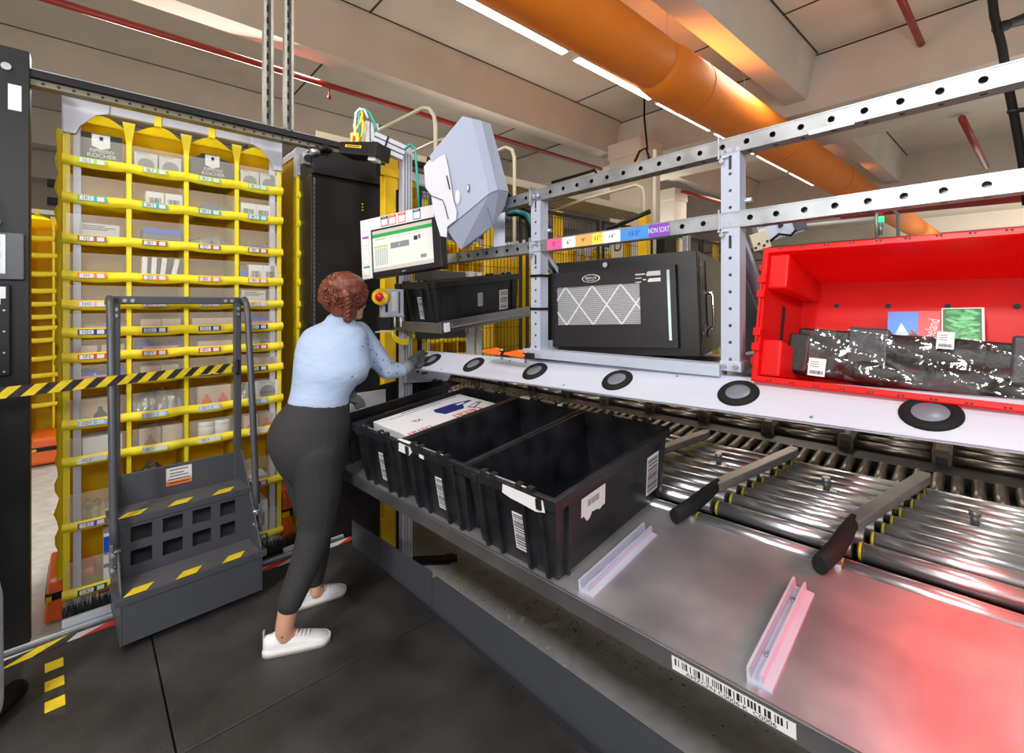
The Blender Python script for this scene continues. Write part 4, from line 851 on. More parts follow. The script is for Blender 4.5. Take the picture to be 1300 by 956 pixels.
# steel side tray under the upper tote
U=T@TR(V((-.232,.535,.63)))
t=thing('upper_tray','grey steel side tray holding the upper black tote','tray',U)
b=B(); b.box(-.02,.46,.0,.9,-.006,-.001,GALV); b.box(-.02,.43,-.012,-.006,-.028,.030,LIPM); b.box(.425,.435,-.012,.9,-.028,.035,LIPM); b.build('tray_sheet',t,bevel=.002)
b=B(); b.box(.455,.462,-.005,.03,-.02,.028,WHT); b.cyl((.436,.06,.01),(.446,.06,.01),.008,GALV,n=8); b.build('side_bracket',t)
# ---------------------------------------------------------------- black rack cabinet
cl=W(691.8,439.8,2.10); cr=W(861,442,1.79); M=fr(cl,cr-cl,UP); L=(cr-cl).length
Hd=.325; D=.64
t=thing('rack_cabinet','black wall-mount rack cabinet with mesh door and side handle on the upper shelf','cabinet',M)
b=B(); b.box(.035,L+.075,-.035,Hd+.05,-D,-.035,BLK2); b.box(.0,.03,0,Hd,-.1,-.03,BLK2) ; b.build('cabinet_body',t,bevel=.003)
MESH=mat('perforated_mesh_steel',(.62,.62,.64),.4,.3)
vx0,vx1,vy0,vy1=.065,.44,.095,.262
b=B()
for (x0,x1,y0,y1) in ((0,vx0,0,Hd),(vx1,L,0,Hd),(vx0,vx1,0,vy0),(vx0,vx1,vy1,Hd)): b.box(x0,x1,y0,y1,-.035,0,BLK2)
b.build('door_frame',t)
b=B(); b.box(vx0,vx1,vy0,vy1,-.012,-.010,INK)
ny,nx=30,66
for j in range(ny):
    for i in range(nx):
        x=vx0+(i+.5+(.5 if j%2 else 0))*(vx1-vx0)/(nx+.5); y=vy0+(j+.5)*(vy1-vy0)/ny; s=.0019
        b.add([(x-s*1.2,y,-.009),(x,y-s*1.5,-.009),(x+s*1.2,y,-.009),(x,y+s*1.5,-.009)],[(0,1,2,3)],MESH)
b.build('mesh_grille',t)
b=B(); w=(vx1-vx0); h=(vy1-vy0)
seg=w/3
for i in range(-1,4):
    for sgn in (1,-1):
        xa=vx0+seg*(i+.35); pts=[(xa,vy0),(xa+seg,vy1)] if sgn>0 else [(xa,vy1),(xa+seg,vy0)]
        (xa,ya),(xb,yb)=pts
        if xb<vx0 or xa>vx1: continue
        if xa<vx0: ya+=(yb-ya)*(vx0-xa)/(xb-xa); xa=vx0
        if xb>vx1: yb=ya+(yb-ya)*(vx1-xa)/(xb-xa); xb=vx1
        if xb-xa<.005: continue
        d=V((xb-xa,yb-ya,0)); Mb=fr(V((xa,ya,-.0085)),d,V((-d.y,d.x,0))); b.box(0,d.length,-.003,.003,0,.001,MESH,Mb)
b.build('diamond_strips',t)
b=B(); Mx=TR(V((.233,.292,.0)))@Matrix.Diagonal((1,.42,1,1)); b.lathe([(0,.0015),(.038,.0015),(.040,.001),(.041,0)],PAPER,Mx,28); b.lathe([(0,.0022),(.0365,.0022)],INK,Mx,28); b.text('TRIPP·LITE',.0135,PAPER,TR(V((.233,.293,.0024))),font_scale=.85); b.box(-.018,.018,-.0105,-.009,.0022,.003,PAPER,TR(V((.233,.293,0)))); b.build('maker_badge',t)
b=B(); 
for (x0,x1,y0,y1) in ((.425,.465,.292,.297),(.425,.45,.278,.281),(.425,.448,.262,.265)): b.box(x0,x1,y0,y1,0,.0008,PAPER)
for (x0,x1,y0,y1) in ((.47,.525,.286,.304),(.475,.525,.262,.276)): b.prism([(x0,y0),(x1,y0),(x1,y1),(x0+.006,y1),(x0,(y0+y1)/2)],0,.0008,PAPER)
b.box(.455,.468,.270,.274,0,.0008,PAPER); b.build('worn_stickers',t)
b=B(); b.box(L-.032,L-.022,.03,Hd-.02,.0,.0015,mat('vertical_label_white',(.55,.68,.70),.4)); b.build('vertical_label',t)
b=B(); b.cyl((.29,Hd+.022,-.030),(.29,Hd+.022,-.02),.011,GALV,n=12); b.build('lock',t)
xs=L+.075
b=B(); b.tube([(xs,.07,-.14),(xs+.03,.07,-.14),(xs+.035,.08,-.14),(xs+.035,.20,-.14),(xs+.03,.21,-.14),(xs,.21,-.14)],.006,mat('chrome',(.8,.8,.8),.12,1),8); b.box(xs,xs+.003,.055,.085,-.155,-.125,GALV); b.box(xs,xs+.003,.195,.225,-.155,-.125,GALV); b.build('carry_handle',t)
b=B(); b.box(xs,xs+.004,.03,Hd+.02,-.20,-.195,GREYF); b.box(xs,xs+.004,.03,.033,-.30,-.19,GREYF); b.box(xs,xs+.003,.02,Hd+.03,-.075,-.070,GREYF); b.build('panel_seam',t)
b=B()
for y in (.05,Hd-.0): 
    for z in (-.11,-.10): b.cyl((xs,y,z),(xs+.002,y,z),.003,PAPER,n=8)
b.build('side_screws',t)
# second dark box behind the right post
p=W(975,466,1.83); M=fr(p,V((.70,-.62,0)),UP); t=thing('black_equipment_box','black equipment box behind the right steel post, left of the red tote','equipment box',M)
b=B(); b.box(-.13,.35,.0,.39,-.5,0,BLK2); b.build('housing',t,bevel=.004); b=B(); b.box(-.135,.355,.385,.395,-.505,.005,GREYF); b.build('lid',t)
# ---------------------------------------------------------------- red tote lying on its side, opening towards the viewer
P0=W(953,483,1.355); ex=V((.665,-.747,0)).normalized(); q=R(13.5); eu=V((.733,.68,0)).normalized()*math.sin(q)+V((0,0,1))*math.cos(q)
MR=fr(P0,ex,eu)         # x along the long rim, y up the short rim, z out of the opening
# tote builder: x width, y length, z up -> here length along x
Ht,L,Wd=.285,.73,.405
def redholes(b,i0,c1,zr):
    for x in (.115,.20,.29):
        for y in (.13,.26,.39,.52,.64): b.cyl((x,y,.0042),(x,y,.006),.0075,INK,n=14)
    for i in range(12):
        for xx in (.006,Wd-.006): b.cyl((xx,.045+i*.058,Ht),(xx,.045+i*.058,Ht+.0008),.0028,INK,n=8); b.cyl((xx,.053+i*.058,Ht),(xx,.053+i*.058,Ht+.0008),.0028,INK,n=8)
Mt=MR@TR(V((0,0,-Ht)))@Matrix(((0,1,0,0),(-1,0,0,Wd),(0,0,1,0),(0,0,0,1)))
tt,_,geo=make_tote('plastic_tote','bright red tote lying on its side with its opening towards the viewer','x' and Mt if False else Mt,REDP,L=L,Wd=Wd,Ht=Ht,labels=False)  if False else make_tote('plastic_tote','bright red tote lying on its side with its opening towards the viewer',Mt,REDP,L=L,Wd=Wd,Ht=Ht,labels=False,extra=redholes)
i0,c1,zr=geo
b=B()
b=B(); sy=(i0[2]-c1[2])/zr
def inend(x,z): return (x,i0[2]-sy*z+.0055,z)
b.add([inend(.15,.13),inend(.26,.13),inend(.26,.155),inend(.15,.155)],[(0,1,2,3)],INK); b.build('hand_hole',tt)
b=B()       # inner corner boxes
for xa,xb in ((.03,.115),(.29,.375)):
    b.frus((xa+.012,xb-.01,.04,.085),(xa-.012,xb+.01,.016,.070),.004,Ht-.012,REDP)
b.build('corner_posts',tt,bevel=.006)
# things inside, in MR frame: floor of the tote lies at z=-Ht+.006, lower side wall near y=.03
def IN(x,y,z): return MR@V((x,y,z))
MP=MR@TR(V((.055,.040,-.115)))@rot(-2.5,'Z')
t=thing('wrapped_pouch','long black padded article sealed in clear film, lying in the red tote','wrapped article',MP)
b=B(); BF=mat('black_padded_fabric',(.005,.0045,.005),.45,bump=.2,bscale=40)
r=random.Random(2)
b.box(.02,.60,.005,.145,-.06,.01,BF); b.ell((.60,.07,-.025),(.06,.075,.045),BF); b.ell((.05,.075,-.025),(.05,.07,.04),BF); b.ell((.20,.035,.0),(.08,.04,.03),BF); b.ell((.48,.03,.0),(.07,.035,.03),BF); b.ell((.33,.10,-.01),(.2,.05,.035),BF)
blend(b,'padded_body',t,.007,4)
b=B(); b.box(.0,.055,.01,.125,-.03,.018,BF); b.build('end_flap',t,bevel=.006); b=B(); b.box(.145,.235,.005,.155,-.02,.020,mat('dark_strap_fabric',(.03,.03,.035),.45)); b.build('strap',t,bevel=.006); b=B(); b.box(.455,.54,.02,.16,-.02,.020,mat('dark_strap_fabric',(.03,.03,.035),.45)); b.build('strap',t,bevel=.006)
FILM=mat('clear_wrinkled_film',(.75,.75,.78),.05,bump=.8,bscale=14)
nt=FILM.node_tree; tp=nt.nodes.new('ShaderNodeBsdfTransparent'); gl=nt.nodes.new('ShaderNodeBsdfGlossy'); gl.inputs['Roughness'].default_value=.10; gl.inputs[0].default_value=(1,1,1,1); mx=nt.nodes.new('ShaderNodeMixShader'); mx.inputs[0].default_value=.11
bpn=[n for n in nt.nodes if n.type=='BUMP'][0]; nt.links.new(bpn.outputs[0],gl.inputs['Normal']); nt.links.new(tp.outputs[0],mx.inputs[1]); nt.links.new(gl.outputs[0],mx.inputs[2]); nt.links.new(mx.outputs[0],nt.nodes['Material Output'].inputs['Surface'])
b=B(); n,k=46,22; vs=[]
for i in range(n+1):
    for j in range(k+1):
        x=-.02+.74*i/n; y=-.012+.18*j/k; e=min(1,min(i,n-i)/5)*min(1,min(j,k-j)/3)
        z=-.05+.085*e+ (.008*math.sin(x*31+y*60)+.006*math.sin(x*83-y*35)+r.uniform(-.004,.004))*e
        vs.append((x,y+(.012*math.sin(x*22) if j in (0,k) else 0),z))
b.add(vs,[(i*(k+1)+j,(i+1)*(k+1)+j,(i+1)*(k+1)+j+1,i*(k+1)+j+1) for i in range(n) for j in range(k)],FILM,smooth=True); b.build('clear_film',t)
for (x,y,w,h,s) in ((.065,.004,.042,.05,3),(.33,.112,.032,.042,4)):
    b=B(); b.box(x,x+w,y,y+h,.036,.0368,PAPER); b.bars(w*.8,h*.2,TR(V((x+w/2,y+h*.2,.0368))),seed=s)
    for q_ in range(3): b.box(x+.005,x+w*.6,y+h*(.5+.13*q_),y+h*(.55+.13*q_),.0368,.0372,MGREY)
    b.build('price_sticker',t)
# calendar and picture
MC=MR@TR(V((.272,.178,-.215)))@rot(-9,'X')@rot(1.5,'Z')
t=thing('red_calendar','red calendar with blue mountain photo and white script, standing behind the black pouch','calendar',MC)
b=B(); b.box(0,.112,-.04,.085,-.012,0,mat('calendar_red',(.70,.012,.012),.3)); b.build('cover',t)
b=B(); b.box(.0,.066,-.04,.082,0,.0012,flat('sky_blue_print',(.05,.20,.60),.3)); b.prism([(.005,-.02),(.03,.05),(.055,.0),(.06,-.04),(.0,-.04)],.0012,.0016,flat('pale_blue_print',(.45,.60,.72),.3)); b.prism([(.040,-.04),(.052,.03),(.066,.015),(.066,-.04)],.0016,.002,flat('dark_rock_print',(.10,.05,.04),.4))
for i in range(9): b.box(.045+.003*(i%3)*2,.049+.003*(i%3)*2,-.03+.007*i,-.026+.007*i,.002,.0024,ORP)
b.build('photo_print',t)
b=B(); b.text('Neuseeland',.034,PAPER,TR(V((.090,.012,.0006)))@rot(78,'Z'),font_scale=.62); b.build('title',t)
MC2=MR@TR(V((.386,.188,-.213)))@Matrix.Diagonal((.92,1,1,1))@rot(-9,'X')@rot(2,'Z')
t=thing('leaf_picture','small square picture of green leaves beside the red calendar in the red tote','picture card',MC2)
b=B(); b.box(0,.088,-.04,.085,-.008,0,WHT); b.build('card',t)
LG=[flat('leaf_green_%d'%i,c,.4) for i,c in enumerate(((.02,.22,.04),(.05,.38,.10),(.01,.12,.02),(.15,.50,.22)))]
b=B(); b.box(.003,.083,-.038,.082,0,.0012,LG[2]); r=random.Random(6)
for i in range(80):
    x=.010+r.random()*.066; y=-.03+r.random()*.105; a=r.uniform(-35,25)+(0 if y>.02 else 20); b.prism([(-.017,0),(-.006,.0034),(.010,.003),(.018,0),(.010,-.003),(-.006,-.0034)],.0013+i*.00001,.0016+i*.00001,LG[i%4 if i%4!=2 else 1],TR(V((min(max(x,.022),.064),min(max(y,-.03),.075),0)))@rot(a,'Z'))
b.build('leaf_print',t)
# ================================================================ station column: profiles, monitor, scanner, stop button
def vpost(px,w,d,z0,z1,depth,name,lab,m,cat='post',detail=None,yaw=42.85,bev=.004,ret=False):
    p=W(px,385,d); t=thing(name,lab,cat,TR(V((p.x,p.y,0)))@rot(yaw,'Z')); b=B(); b.box(-w/2,w/2,0,depth,z0,z1,m); b.build('post_body',t,bevel=bev)
    if detail: detail(t,w)
    return t
def yp(t,w):
    b=B(); b.box(-w/2-.03,w/2+.01,-.012,0,2.30,2.36,YPOST); b.box(-w/2-.045,-w/2,-.01,.02,2.30,2.42,BLK); b.build('top_bracket',t,bevel=.002)
    b=B(); b.box(-w/2-.06,-w/2+.02,-.02,.03,1.955,2.00,BLK); b.tube([(-w/2-.10,-.03,1.975),(-w/2,-.035,1.985),(w/2+.02,-.03,1.975)],.005,GALV,6); b.build('cable_clip',t)
    b=B(); b.box(-w/2-.02,-w/2,-.004,.02,.0,.16,YPOST); b.build('foot_tab',t)
vpost(497,.098,2.95,-.12,2.47,.06,'yellow_guard_post','tall yellow machine guard post behind the monitor and stop button',YPOST,detail=yp)
def ap(t,w):
    b=B()
    for x in (-w*.28,0,w*.28): b.box(x-.003,x+.003,-.002,0,-.1,2.4,mat('profile_groove',(.20,.21,.22),.5))
    b.build('profile_grooves',t)
vpost(517.5,.066,2.80,-.12,2.44,.05,'aluminium_upright','silver aluminium profile upright right of the yellow post',FRM,detail=ap,bev=.003)
vpost(509.5,.022,2.84,-.12,2.2,.05,'black_cable_channel','narrow black cable channel between the yellow post and the silver upright',BLK3)
# stop button
p=W(497,384,2.62); t=thing('stop_button_unit','yellow stop switch with red button on a grey bracket right of the red hair','stop button',TR(p)@rot(30,'Z'))
b=B(); b.box(-.055,.07,.0,.05,-.075,.075,PAINTG); b.box(-.035,-.02,-.004,.0,-.055,.05,BLK); b.box(-.0,.03,-.003,0,-.05,.06,WHT); b.box(.04,.05,-.003,0,-.06,.06,GREYF); b.box(-.065,.075,-.01,.05,-.082,-.075,GALV); b.build('bracket_box',t,bevel=.003)
b=B(); M=TR(V((-.06,-.02,.03)))@rot(-25,'Z')@rot(90,'X'); b.lathe([(0,.05),(.038,.05),(.045,.045),(.048,0),(.045,-.03),(0,-.03)],YPOST,M,24); b.build('yellow_housing',t)
b=B(); b.lathe([(0,.078),(.018,.076),(.023,.068),(.020,.06),(.013,.05)],mat('stop_red',(.65,.012,.012),.3),M,20); b.build('red_button',t)
b=B(); b.box(-.07,.02,.0,.05,-.155,-.085,BLK); 
for i in range(4): b.cyl((-.0+i*.018,.0,-.14),(-.0+i*.018,.0,-.085),.005,WHT if i%2 else BLK,n=8)
b.build('connector_block',t)
YC=mat('yellow_cable_jacket',(.85,.60,.01),.35)
b=B()
for o_ in (0,.012,.022): b.tube([(.0,-.005,-.16-o_),(.015,-.015,-.19-o_),(.05,-.02,-.215-o_),(.09,-.005,-.215-o_),(.10,.01,-.20)],.007,YC,8)
b.build('yellow_cable_loop',t); b=B(); b.tube([(-.09,0,-.165),(-.03,-.01,-.162),(.02,0,-.168)],.005,WHT,6); b.build('white_tie',t)
# scanner bar on the cabinet top
A=W(431,184,2.62); C_=W(478,188,2.55); M=fr(A,C_-A,V((0,0,1))); t=thing('overhead_camera_unit','flat black camera and lamp unit with yellow label above the black cabinet','camera unit',M); L=(C_-A).length
b=B(); b.box(0,L,-.046,-.034,-.14,0,BLK); b.prism([(0,-.036),(L,-.040),(L,.036),(.0,.020)],-.14,0,BLK2); b.build('housing',t,bevel=.003)
b=B(); b.box(.04,.145,-.008,.006,0,.0015,YPOST); b.box(.05,.135,-.003,.002,.0015,.002,INK); b.build('maker_label',t)
b=B(); r=random.Random(4)
for i in range(26):
    x=r.uniform(.02,L-.02); z=r.uniform(-.13,-.01); b.cyl((x,-.022-.055*x,z),(x,-.034-.055*x,z),.007,WHT if r.random()<.45 else BLK,n=8)
b.build('lamp_lenses',t)
b=B(); b.box(L*.75,L*.95,-.065,-.03,-.08,-.02,WHT); b.build('white_connector',t,bevel=.002)
t=thing('camera_support_arm','white and grey aluminium arm carrying the camera unit, with cable loops','support arm',TR(W(471,175,2.68)))
O=W(471,175,2.68)
def ob(px,py,d): return W(px,py,d)-O
b=B(); M=fr(ob(465,186,2.68),V((.75,.66,0)),UP); b.box(0,.075,0,.15,-.07,0,WHT,M); b.box(.02,.026,0,.15,0,.002,GREYF,M); b.box(.048,.054,0,.15,0,.002,GREYF,M); b.build('short_upright',t,bevel=.003)
b=B(); a1_=ob(474,176,2.64); a2_=ob(514,194,2.72); M=fr(a1_,a2_-a1_,UP); Lb=(a2_-a1_).length; b.box(0,Lb,-.045,.045,-.05,0,FRM,M); b.box(0,Lb,-.02,-.012,0,.002,GREYF,M); b.box(0,Lb,.012,.02,0,.002,GREYF,M); b.box(Lb*.36,Lb*.42,-.05,.05,-.055,.004,BLK,M); b.build('horizontal_arm',t,bevel=.002)
for c_,pts in ((mat('white_cable',(.75,.75,.72),.4),[(452,176),(450,160),(452,143),(457,138),(463,140),(467,150)]),(mat('green_cable',(.02,.32,.25),.4),[(458,176),(456,160),(456,145),(462,138),(470,144),(476,158),(480,172)]),(YC,[(448,180),(450,168),(457,156),(460,146),(459,140)]),(YC,[(455,180),(460,170),(462,158),(458,148)]),(mat('green_cable',(.02,.32,.25),.4),[(514,190),(520,183),(527,188),(530,230),(532,270)])):
    b=B(); b.tube([ob(x,y,2.66) for x,y in pts],.0075,c_,8); b.build('cable_loop',t)
b=B(); b.box(-.11,-.06,-.03,.02,-.055,.02,mat('yellow_plug',(.7,.5,.02),.4)); b.box(-.095,-.08,-.035,-.03,-.03,.0,REDI); b.build('plug',t,bevel=.003)
# monitor
A=W(459.6,281.4,2.48); C_=W(552,260.6,2.30); Bm=W(466,355,2.44); M=fr(A,C_-A,A-Bm); L=(C_-A).length; Hm=.315
t=thing('monitor','black monitor with white sticker border showing a green and grey screen','monitor',M)
b=B(); b.box(.062,L+.03,-Hm-.0,-.055,-.045,.012,BLK); b.build('monitor_body',t,bevel=.004)
b=B(); b.box(0,L,-.062,0,-.002,.0135,WHT); b.box(0,.066,-Hm+.0,-.06,-.002,.0135,WHT); b.build('sticker_border',t)
SCRM=mat('lit_screen_pale',(.62,.64,.60),.3,emit=.12); SG=mat('lit_screen_green',(.03,.30,.07),.3,emit=.12); SD=mat('lit_screen_grey',(.20,.21,.21),.3,emit=.1); SB=mat('lit_screen_beige',(.50,.45,.40),.3,emit=.1)
sx0,sx1,sy0,sy1=.075,L-.015,-Hm+.028,-.072
b=B(); b.box(sx0,sx1,sy0,sy1,.012,.0128,SCRM); sw,sh=sx1-sx0,sy1-sy0
def sr(u0,u1,v0,v1,m,dz=.0005): b.box(sx0+sw*u0,sx0+sw*u1,sy0+sh*v0,sy0+sh*v1,.0128,.0128+dz,m)
sr(0,1,.93,1,SB); sr(0,1,.83,.92,SG); sr(0,1,0,.09,SB); sr(.31,.62,.50,.64,SD); sr(.02,.26,.58,.62,mat('lit_screen_lime',(.45,.50,.10),.3,emit=.1))
for i in range(6): sr(.04+.038*i,.065+.038*i,.14,.56,mat('lit_screen_line',(.42,.44,.42),.3,emit=.1))
sr(.70,.76,.60,.70,INK); sr(.77,.81,.62,.72,MGREY); sr(.05,.22,.77,.785,SD); sr(.30,.85,.77,.785,mat('lit_screen_line',(.42,.44,.42),.3,emit=.1)); sr(.80,.89,.16,.24,SD)
b.text('2',.022,PAPER,TR(V((sx0+sw*.46,sy0+sh*.57,.0135)))); b.build('screen',t)
for x,c_ in ((.115,BLK),(.165,REDI),(.225,REDI),(.315,NAVY)):
    x+=.02; b=B(); b.box(x,x+.046,-.056,-.004,.0135,.0139,c_); b.box(x+.004,x+.042,-.052,-.018,.0139,.0143,PAPER); b.box(x+.008,x+.036,-.011,-.008,.0139,.0143,PAPER); b.build('code_sticker',t)
for y,c_ in ((-.105,flat('purple_tab',(.20,.04,.35))),(-.158,WHT),(-.205,WHT),(-.262,GREEN)):
    b=B(); b.box(.010,.052,y-.036,y+.014,.0135,.0139,LGREY); b.box(.010,.052,y+.004,y+.014,.0139,.0143,c_); b.box(.014,.048,y-.033,y+.002,.0139,.0143,PAPER); b.build('code_sticker',t)
b=B(); b.box(L*.55,L*.60,-Hm+.008,-Hm+.013,.012,.0125,GALV); b.build('bezel_mark',t)
b=B(); b.cyl((L*.6,-Hm*.5,-.045),(L*.6,-Hm*.5,-.13),.03,BLK,n=12); b.box(L*.45,L*.75,-Hm*.65,-Hm*.35,-.06,-.045,BLK); b.build('mount_arm',t)
# large grey scanner head
D0=2.05
CASE=mat('lilac_grey_casing',(.30,.33,.43),.38,bump=.02); CASE2=mat('pale_casing_insert',(.52,.52,.56),.4)
t=thing('scanner_head','large angular grey scanner housing with pale insert, hanging above the monitor','scanner head',TR(W(600,230,D0))); O=W(600,230,D0)
def q3(px,py,d): return tuple(W(px,py,d)-O)
VS=[q3(545,198,D0),q3(587,147,D0),q3(599,150,D0),q3(623,157,D0+.07),q3(646,243,D0+.07),q3(632,242,D0+.012),q3(621,247,D0),q3(567,292,D0),q3(641,262,D0+.10),q3(626,287,D0+.08),q3(585,317,D0+.04),q3(611,153,D0+.012)]
back=[(x*.8+.0,y*.3+.20,z*.92) for x,y,z in VS]
b=B(); b.add(VS+back,[(0,1,2,6,7),(2,11,5,6),(11,3,4,5),(7,6,9,10),(6,5,8,9) if False else (6,5,4,8,9),(1,0,12,13),(1,13,14,2),(2,14,23,11),(11,23,15,3),(3,15,16,4),(4,16,20,8),(8,20,21,9),(9,21,22,10),(10,22,19,7),(7,19,12,0),(12,19,18,14,13),(14,18,17,23),(23,17,16,15),(19,22,21,18),(18,21,20,16,17)],CASE)
b.build('casing',t,bevel=.003)
b=B(); I=[(543,203),(540,213),(543,230),(546,246),(552,280),(560,300),(566,300),(567,291),(577,285),(579,275),(576,255),(567,210),(562,203),(556,204),(550,210),(546,209)]
def pl2(px,py): return q3(px,py,D0-.012)
I=[(545,204),(539,212),(541,238),(548,247),(552,272),(560,299),(566,300),(567,287),(578,279),(579,268),(575,256),(568,212),(564,197),(558,200),(549,207)]
n=len(I); vs=[pl2(*p) for p in I]; vs2=[(x+.01,y+.14,z) for x,y,z in vs]; b.add(vs+vs2,[tuple(range(n)),tuple(range(n,2*n))[::-1]]+[(i,(i+1)%n,n+(i+1)%n,n+i) for i in range(n)],CASE2); b.build('pale_insert',t,bevel=.003)
def lineon(b,pts,r,m,d=D0): b.tube([q3(x,y,d-.0) for x,y in pts],r,m,6)
b=B(); lineon(b,[(541,246),(562,254),(565,262),(569,278)],.0022,GREYF,D0-.014); lineon(b,[(567,291),(621,246),(632,241),(645,243)],.0015,GREYF,D0-.002); lineon(b,[(619,264),(626,286)],.0015,GREYF,D0+.02); b.build('panel_seams',t)
b=B(); b.ell(q3(581,251,D0-.002),(.014,.006,.034),CASE2); b.build('oval_button',t); b=B(); b.ell(q3(595,239,D0-.001),(.006,.004,.020),GREYF); b.ell(q3(594.2,238.5,D0-.005),(.003,.003,.012),PAPER); b.build('slot_handle',t)
b=B(); 
for i in range(8): b.box(-.003,.003,-.001,.001,-.0035,.0035,INK,TR(V(q3(567.3+i*.5,224+i*2.2,D0-.014))))
b.build('side_marking',t)
b=B(); b.tube([q3(640,240,D0+.2),q3(648,252,D0+.3),q3(660,262,D0+.45),q3(672,268,D0+.6)],.012,BLK3,8); b.tube([q3(545,200,D0+.06),q3(545,205,D0+.06)],.012,BLK3,8); b.build('cable',t)
b=B(); b.box(-.03,.03,-.02,.02,-.24,.10,PAINTG,TR(V(q3(634,262,D0+.45)))); b.build('hanger_bracket',t)
# teal cables at the frame
TEAL=mat('teal_cable',(.02,.28,.30),.4)
t=thing('teal_cables','teal and black cables draped behind the left steel post under the upper beam','cable'); b=B()
b.tube([W(645,270,2.5),W(655,268,2.5),W(668,272,2.4),W(676,284,2.35),W(682,300,2.3)],.012,TEAL,8); b.tube([W(645,272,2.55),W(660,272,2.5),W(670,280,2.45),W(674,300,2.4)],.012,BLK3,8); b.build('cable_run',t)
t=thing('teal_hook','teal hook at the foot of the diagonal brace above the rack cabinet','hook'); b=B(); b.tube([W(700,350,2.2),W(704,343,2.2),W(712,342,2.2),W(714,338,2.2)],.009,TEAL,8); b.build('hook_body',t)
# panel and uprights behind the upper tote
p=W(528,357,3.05); M=fr(W(528,372,3.0),V((.73,.68,0)),UP); t=thing('grey_sheet_panel','dark grey sheet panel behind the upper black tote, below the monitor','sheet panel',M)
b=B(); b.box(0,.40,-.30,.155,-.01,0,mat('mid_dark_sheet',(.075,.075,.075),.4)); b.build('sheet',t); b=B(); b.box(0,.40,.008,.016,0,.006,GALV); b.build('edge_strip',t)
b=B(); b.box(.42,.475,-.45,.16,-.02,.01,WHT); b.build('white_upright',t,bevel=.003); b=B(); b.box(.50,.54,-.45,.155,-.02,.01,WHT); b.build('white_upright',t,bevel=.003)
p=W(515,478,2.75); M=fr(p,V((.73,.68,0)),UP); t=thing('pale_bracket','pale perforated steel bracket under the left end of the white panel','bracket',M)
b=B(); b.prism([(0,-.04),(.02,.06),(.34,.0),(.30,-.06)],-.03,0,PAINTG); b.build('bracket_plate',t,bevel=.002); b=B(); b.cyl((.08,.02,0),(.08,.02,.003),.008,INK,n=8); b.box(.11,.15,.0,.012,0,.002,INK); b.build('slots',t)
p=W(432,560,2.62); M=fr(W(470,540,2.75),V((.73,.68,0)),UP); t=thing('white_side_sheet','white sheet corner showing between the sleeve and the farthest tote','sheet panel',M); b=B(); b.box(-.12,.10,-.12,.20,-.01,0,WHT); b.build('sheet',t)
# guard fence
FS=W(716,271,4.5); zt=FS.z
t=thing('guard_fence','black wire machine guard fence in front of the far yellow pods','guard fence',TR(V((FS.x,FS.y,0)))@rot(41.5,'Z'))
WB=mat('black_wire',(.012,.012,.012),.5)
for i in range(6):
    x0=-1.60+i*1.1; b=B(); b.box(x0,x0+1.04,-.012,.012,zt-.03,zt,WB); b.box(x0,x0+1.04,-.012,.012,.0,.03,WB); b.box(x0,x0+.022,-.012,.012,0,zt,WB); b.box(x0+1.018,x0+1.04,-.012,.012,0,zt,WB); b.build('panel_frame',t)
    b=B()
    for k_ in range(26): x=x0+.03+k_*.0385; b.box(x-.0018,x+.0018,-.002,.002,.02,zt-.02,WB)
    for k_ in range(14): z=.1+k_*(zt-.15)/13; b.box(x0,x0+1.04,.002,.005,z-.002,z+.002,WB)
    b.build('wire_mesh',t)
for i,x in enumerate((-.03,1.11,2.18,3.3)):
    b=B(); b.box(x-.04,x+.04,.02,.08,-.12,zt+.02,YPOST); b.build('yellow_post',t,bevel=.003)
p=W(784,312,4.9); t=thing('letter_sign','pale sign with a black letter on the guard fence, above the rack cabinet','sign',fr(p,u1,UP)); b=B(); b.box(-.10,.10,-.14,.14,-.006,0,BEIGE); b.build('sheet',t); b=B(); b.text('D',.20,INK,rot(0,'Z')@TR(V((0,0,.001)))); b.build('letter',t)
for px,d,z1,lab in ((624,5.4,2.6,'yellow post behind the grey scanner head'),(823,4.6,2.4,'yellow post right of the letter sign, above the rack cabinet'),(724,5.2,2.2,'yellow post low behind the left steel post')):
    vpost(px,.09,d,-.12,z1,.09,'yellow_guard_post',lab,YPOST)
b_=vpost(852,.25,5.2,-.12,2.25,.2,'dark_machine_column','dark machine column behind the lower beam, right of the yellow post',BLK2)
vpost(875,.08,5.0,-.12,2.3,.06,'steel_upright','bare steel upright behind the lower beam near the right post',GALV)
# mezzanine rails and mesh cable tray
def rail(pts,r,lab,m=BEIGE):
    t=thing('handrail',lab,'handrail',TR(V(pts[0]))); o=V(pts[0]); b=B(); b.tube([V(p)-o for p in pts],r,m,10); b.build('rail_tube',t)
rail([W(553,330,4.0),W(553,158,4.0),W(551,147,4.02),W(545,138,4.05),W(537,137,4.12),W(486,163,4.5),W(425,195,5.2)],.017,'beige bent handrail above the camera unit, tallest at left')
rail([W(653,330,4.0),W(653,200,4.0),W(650,190,4.02),W(642,187,4.08),W(600,205,4.5),W(520,240,5.2)],.016,'beige bent handrail just right of the grey scanner head')
rail([W(565,176,5.4),W(553,179,5.5),W(500,204,6.2)],.016,'short beige rail behind the tall bent handrail')
rail([W(818,330,4.6),W(818,246,4.6),W(815,238,4.62),W(808,235,4.7),W(745,252,5.4),W(700,268,6.2)],.016,'beige bent handrail above the rack cabinet')
rail([W(831,330,4.4),W(831,190,4.4)],.016,'upright beige pole beside the bent handrail above the rack cabinet')
rail([W(1113,310,5),W(1113,272,5),W(1117,266,5),W(1134,266,5),W(1140,272,5),W(1140,310,5)],.016,'small pale rail loop above the rim of the red tote',GALV)
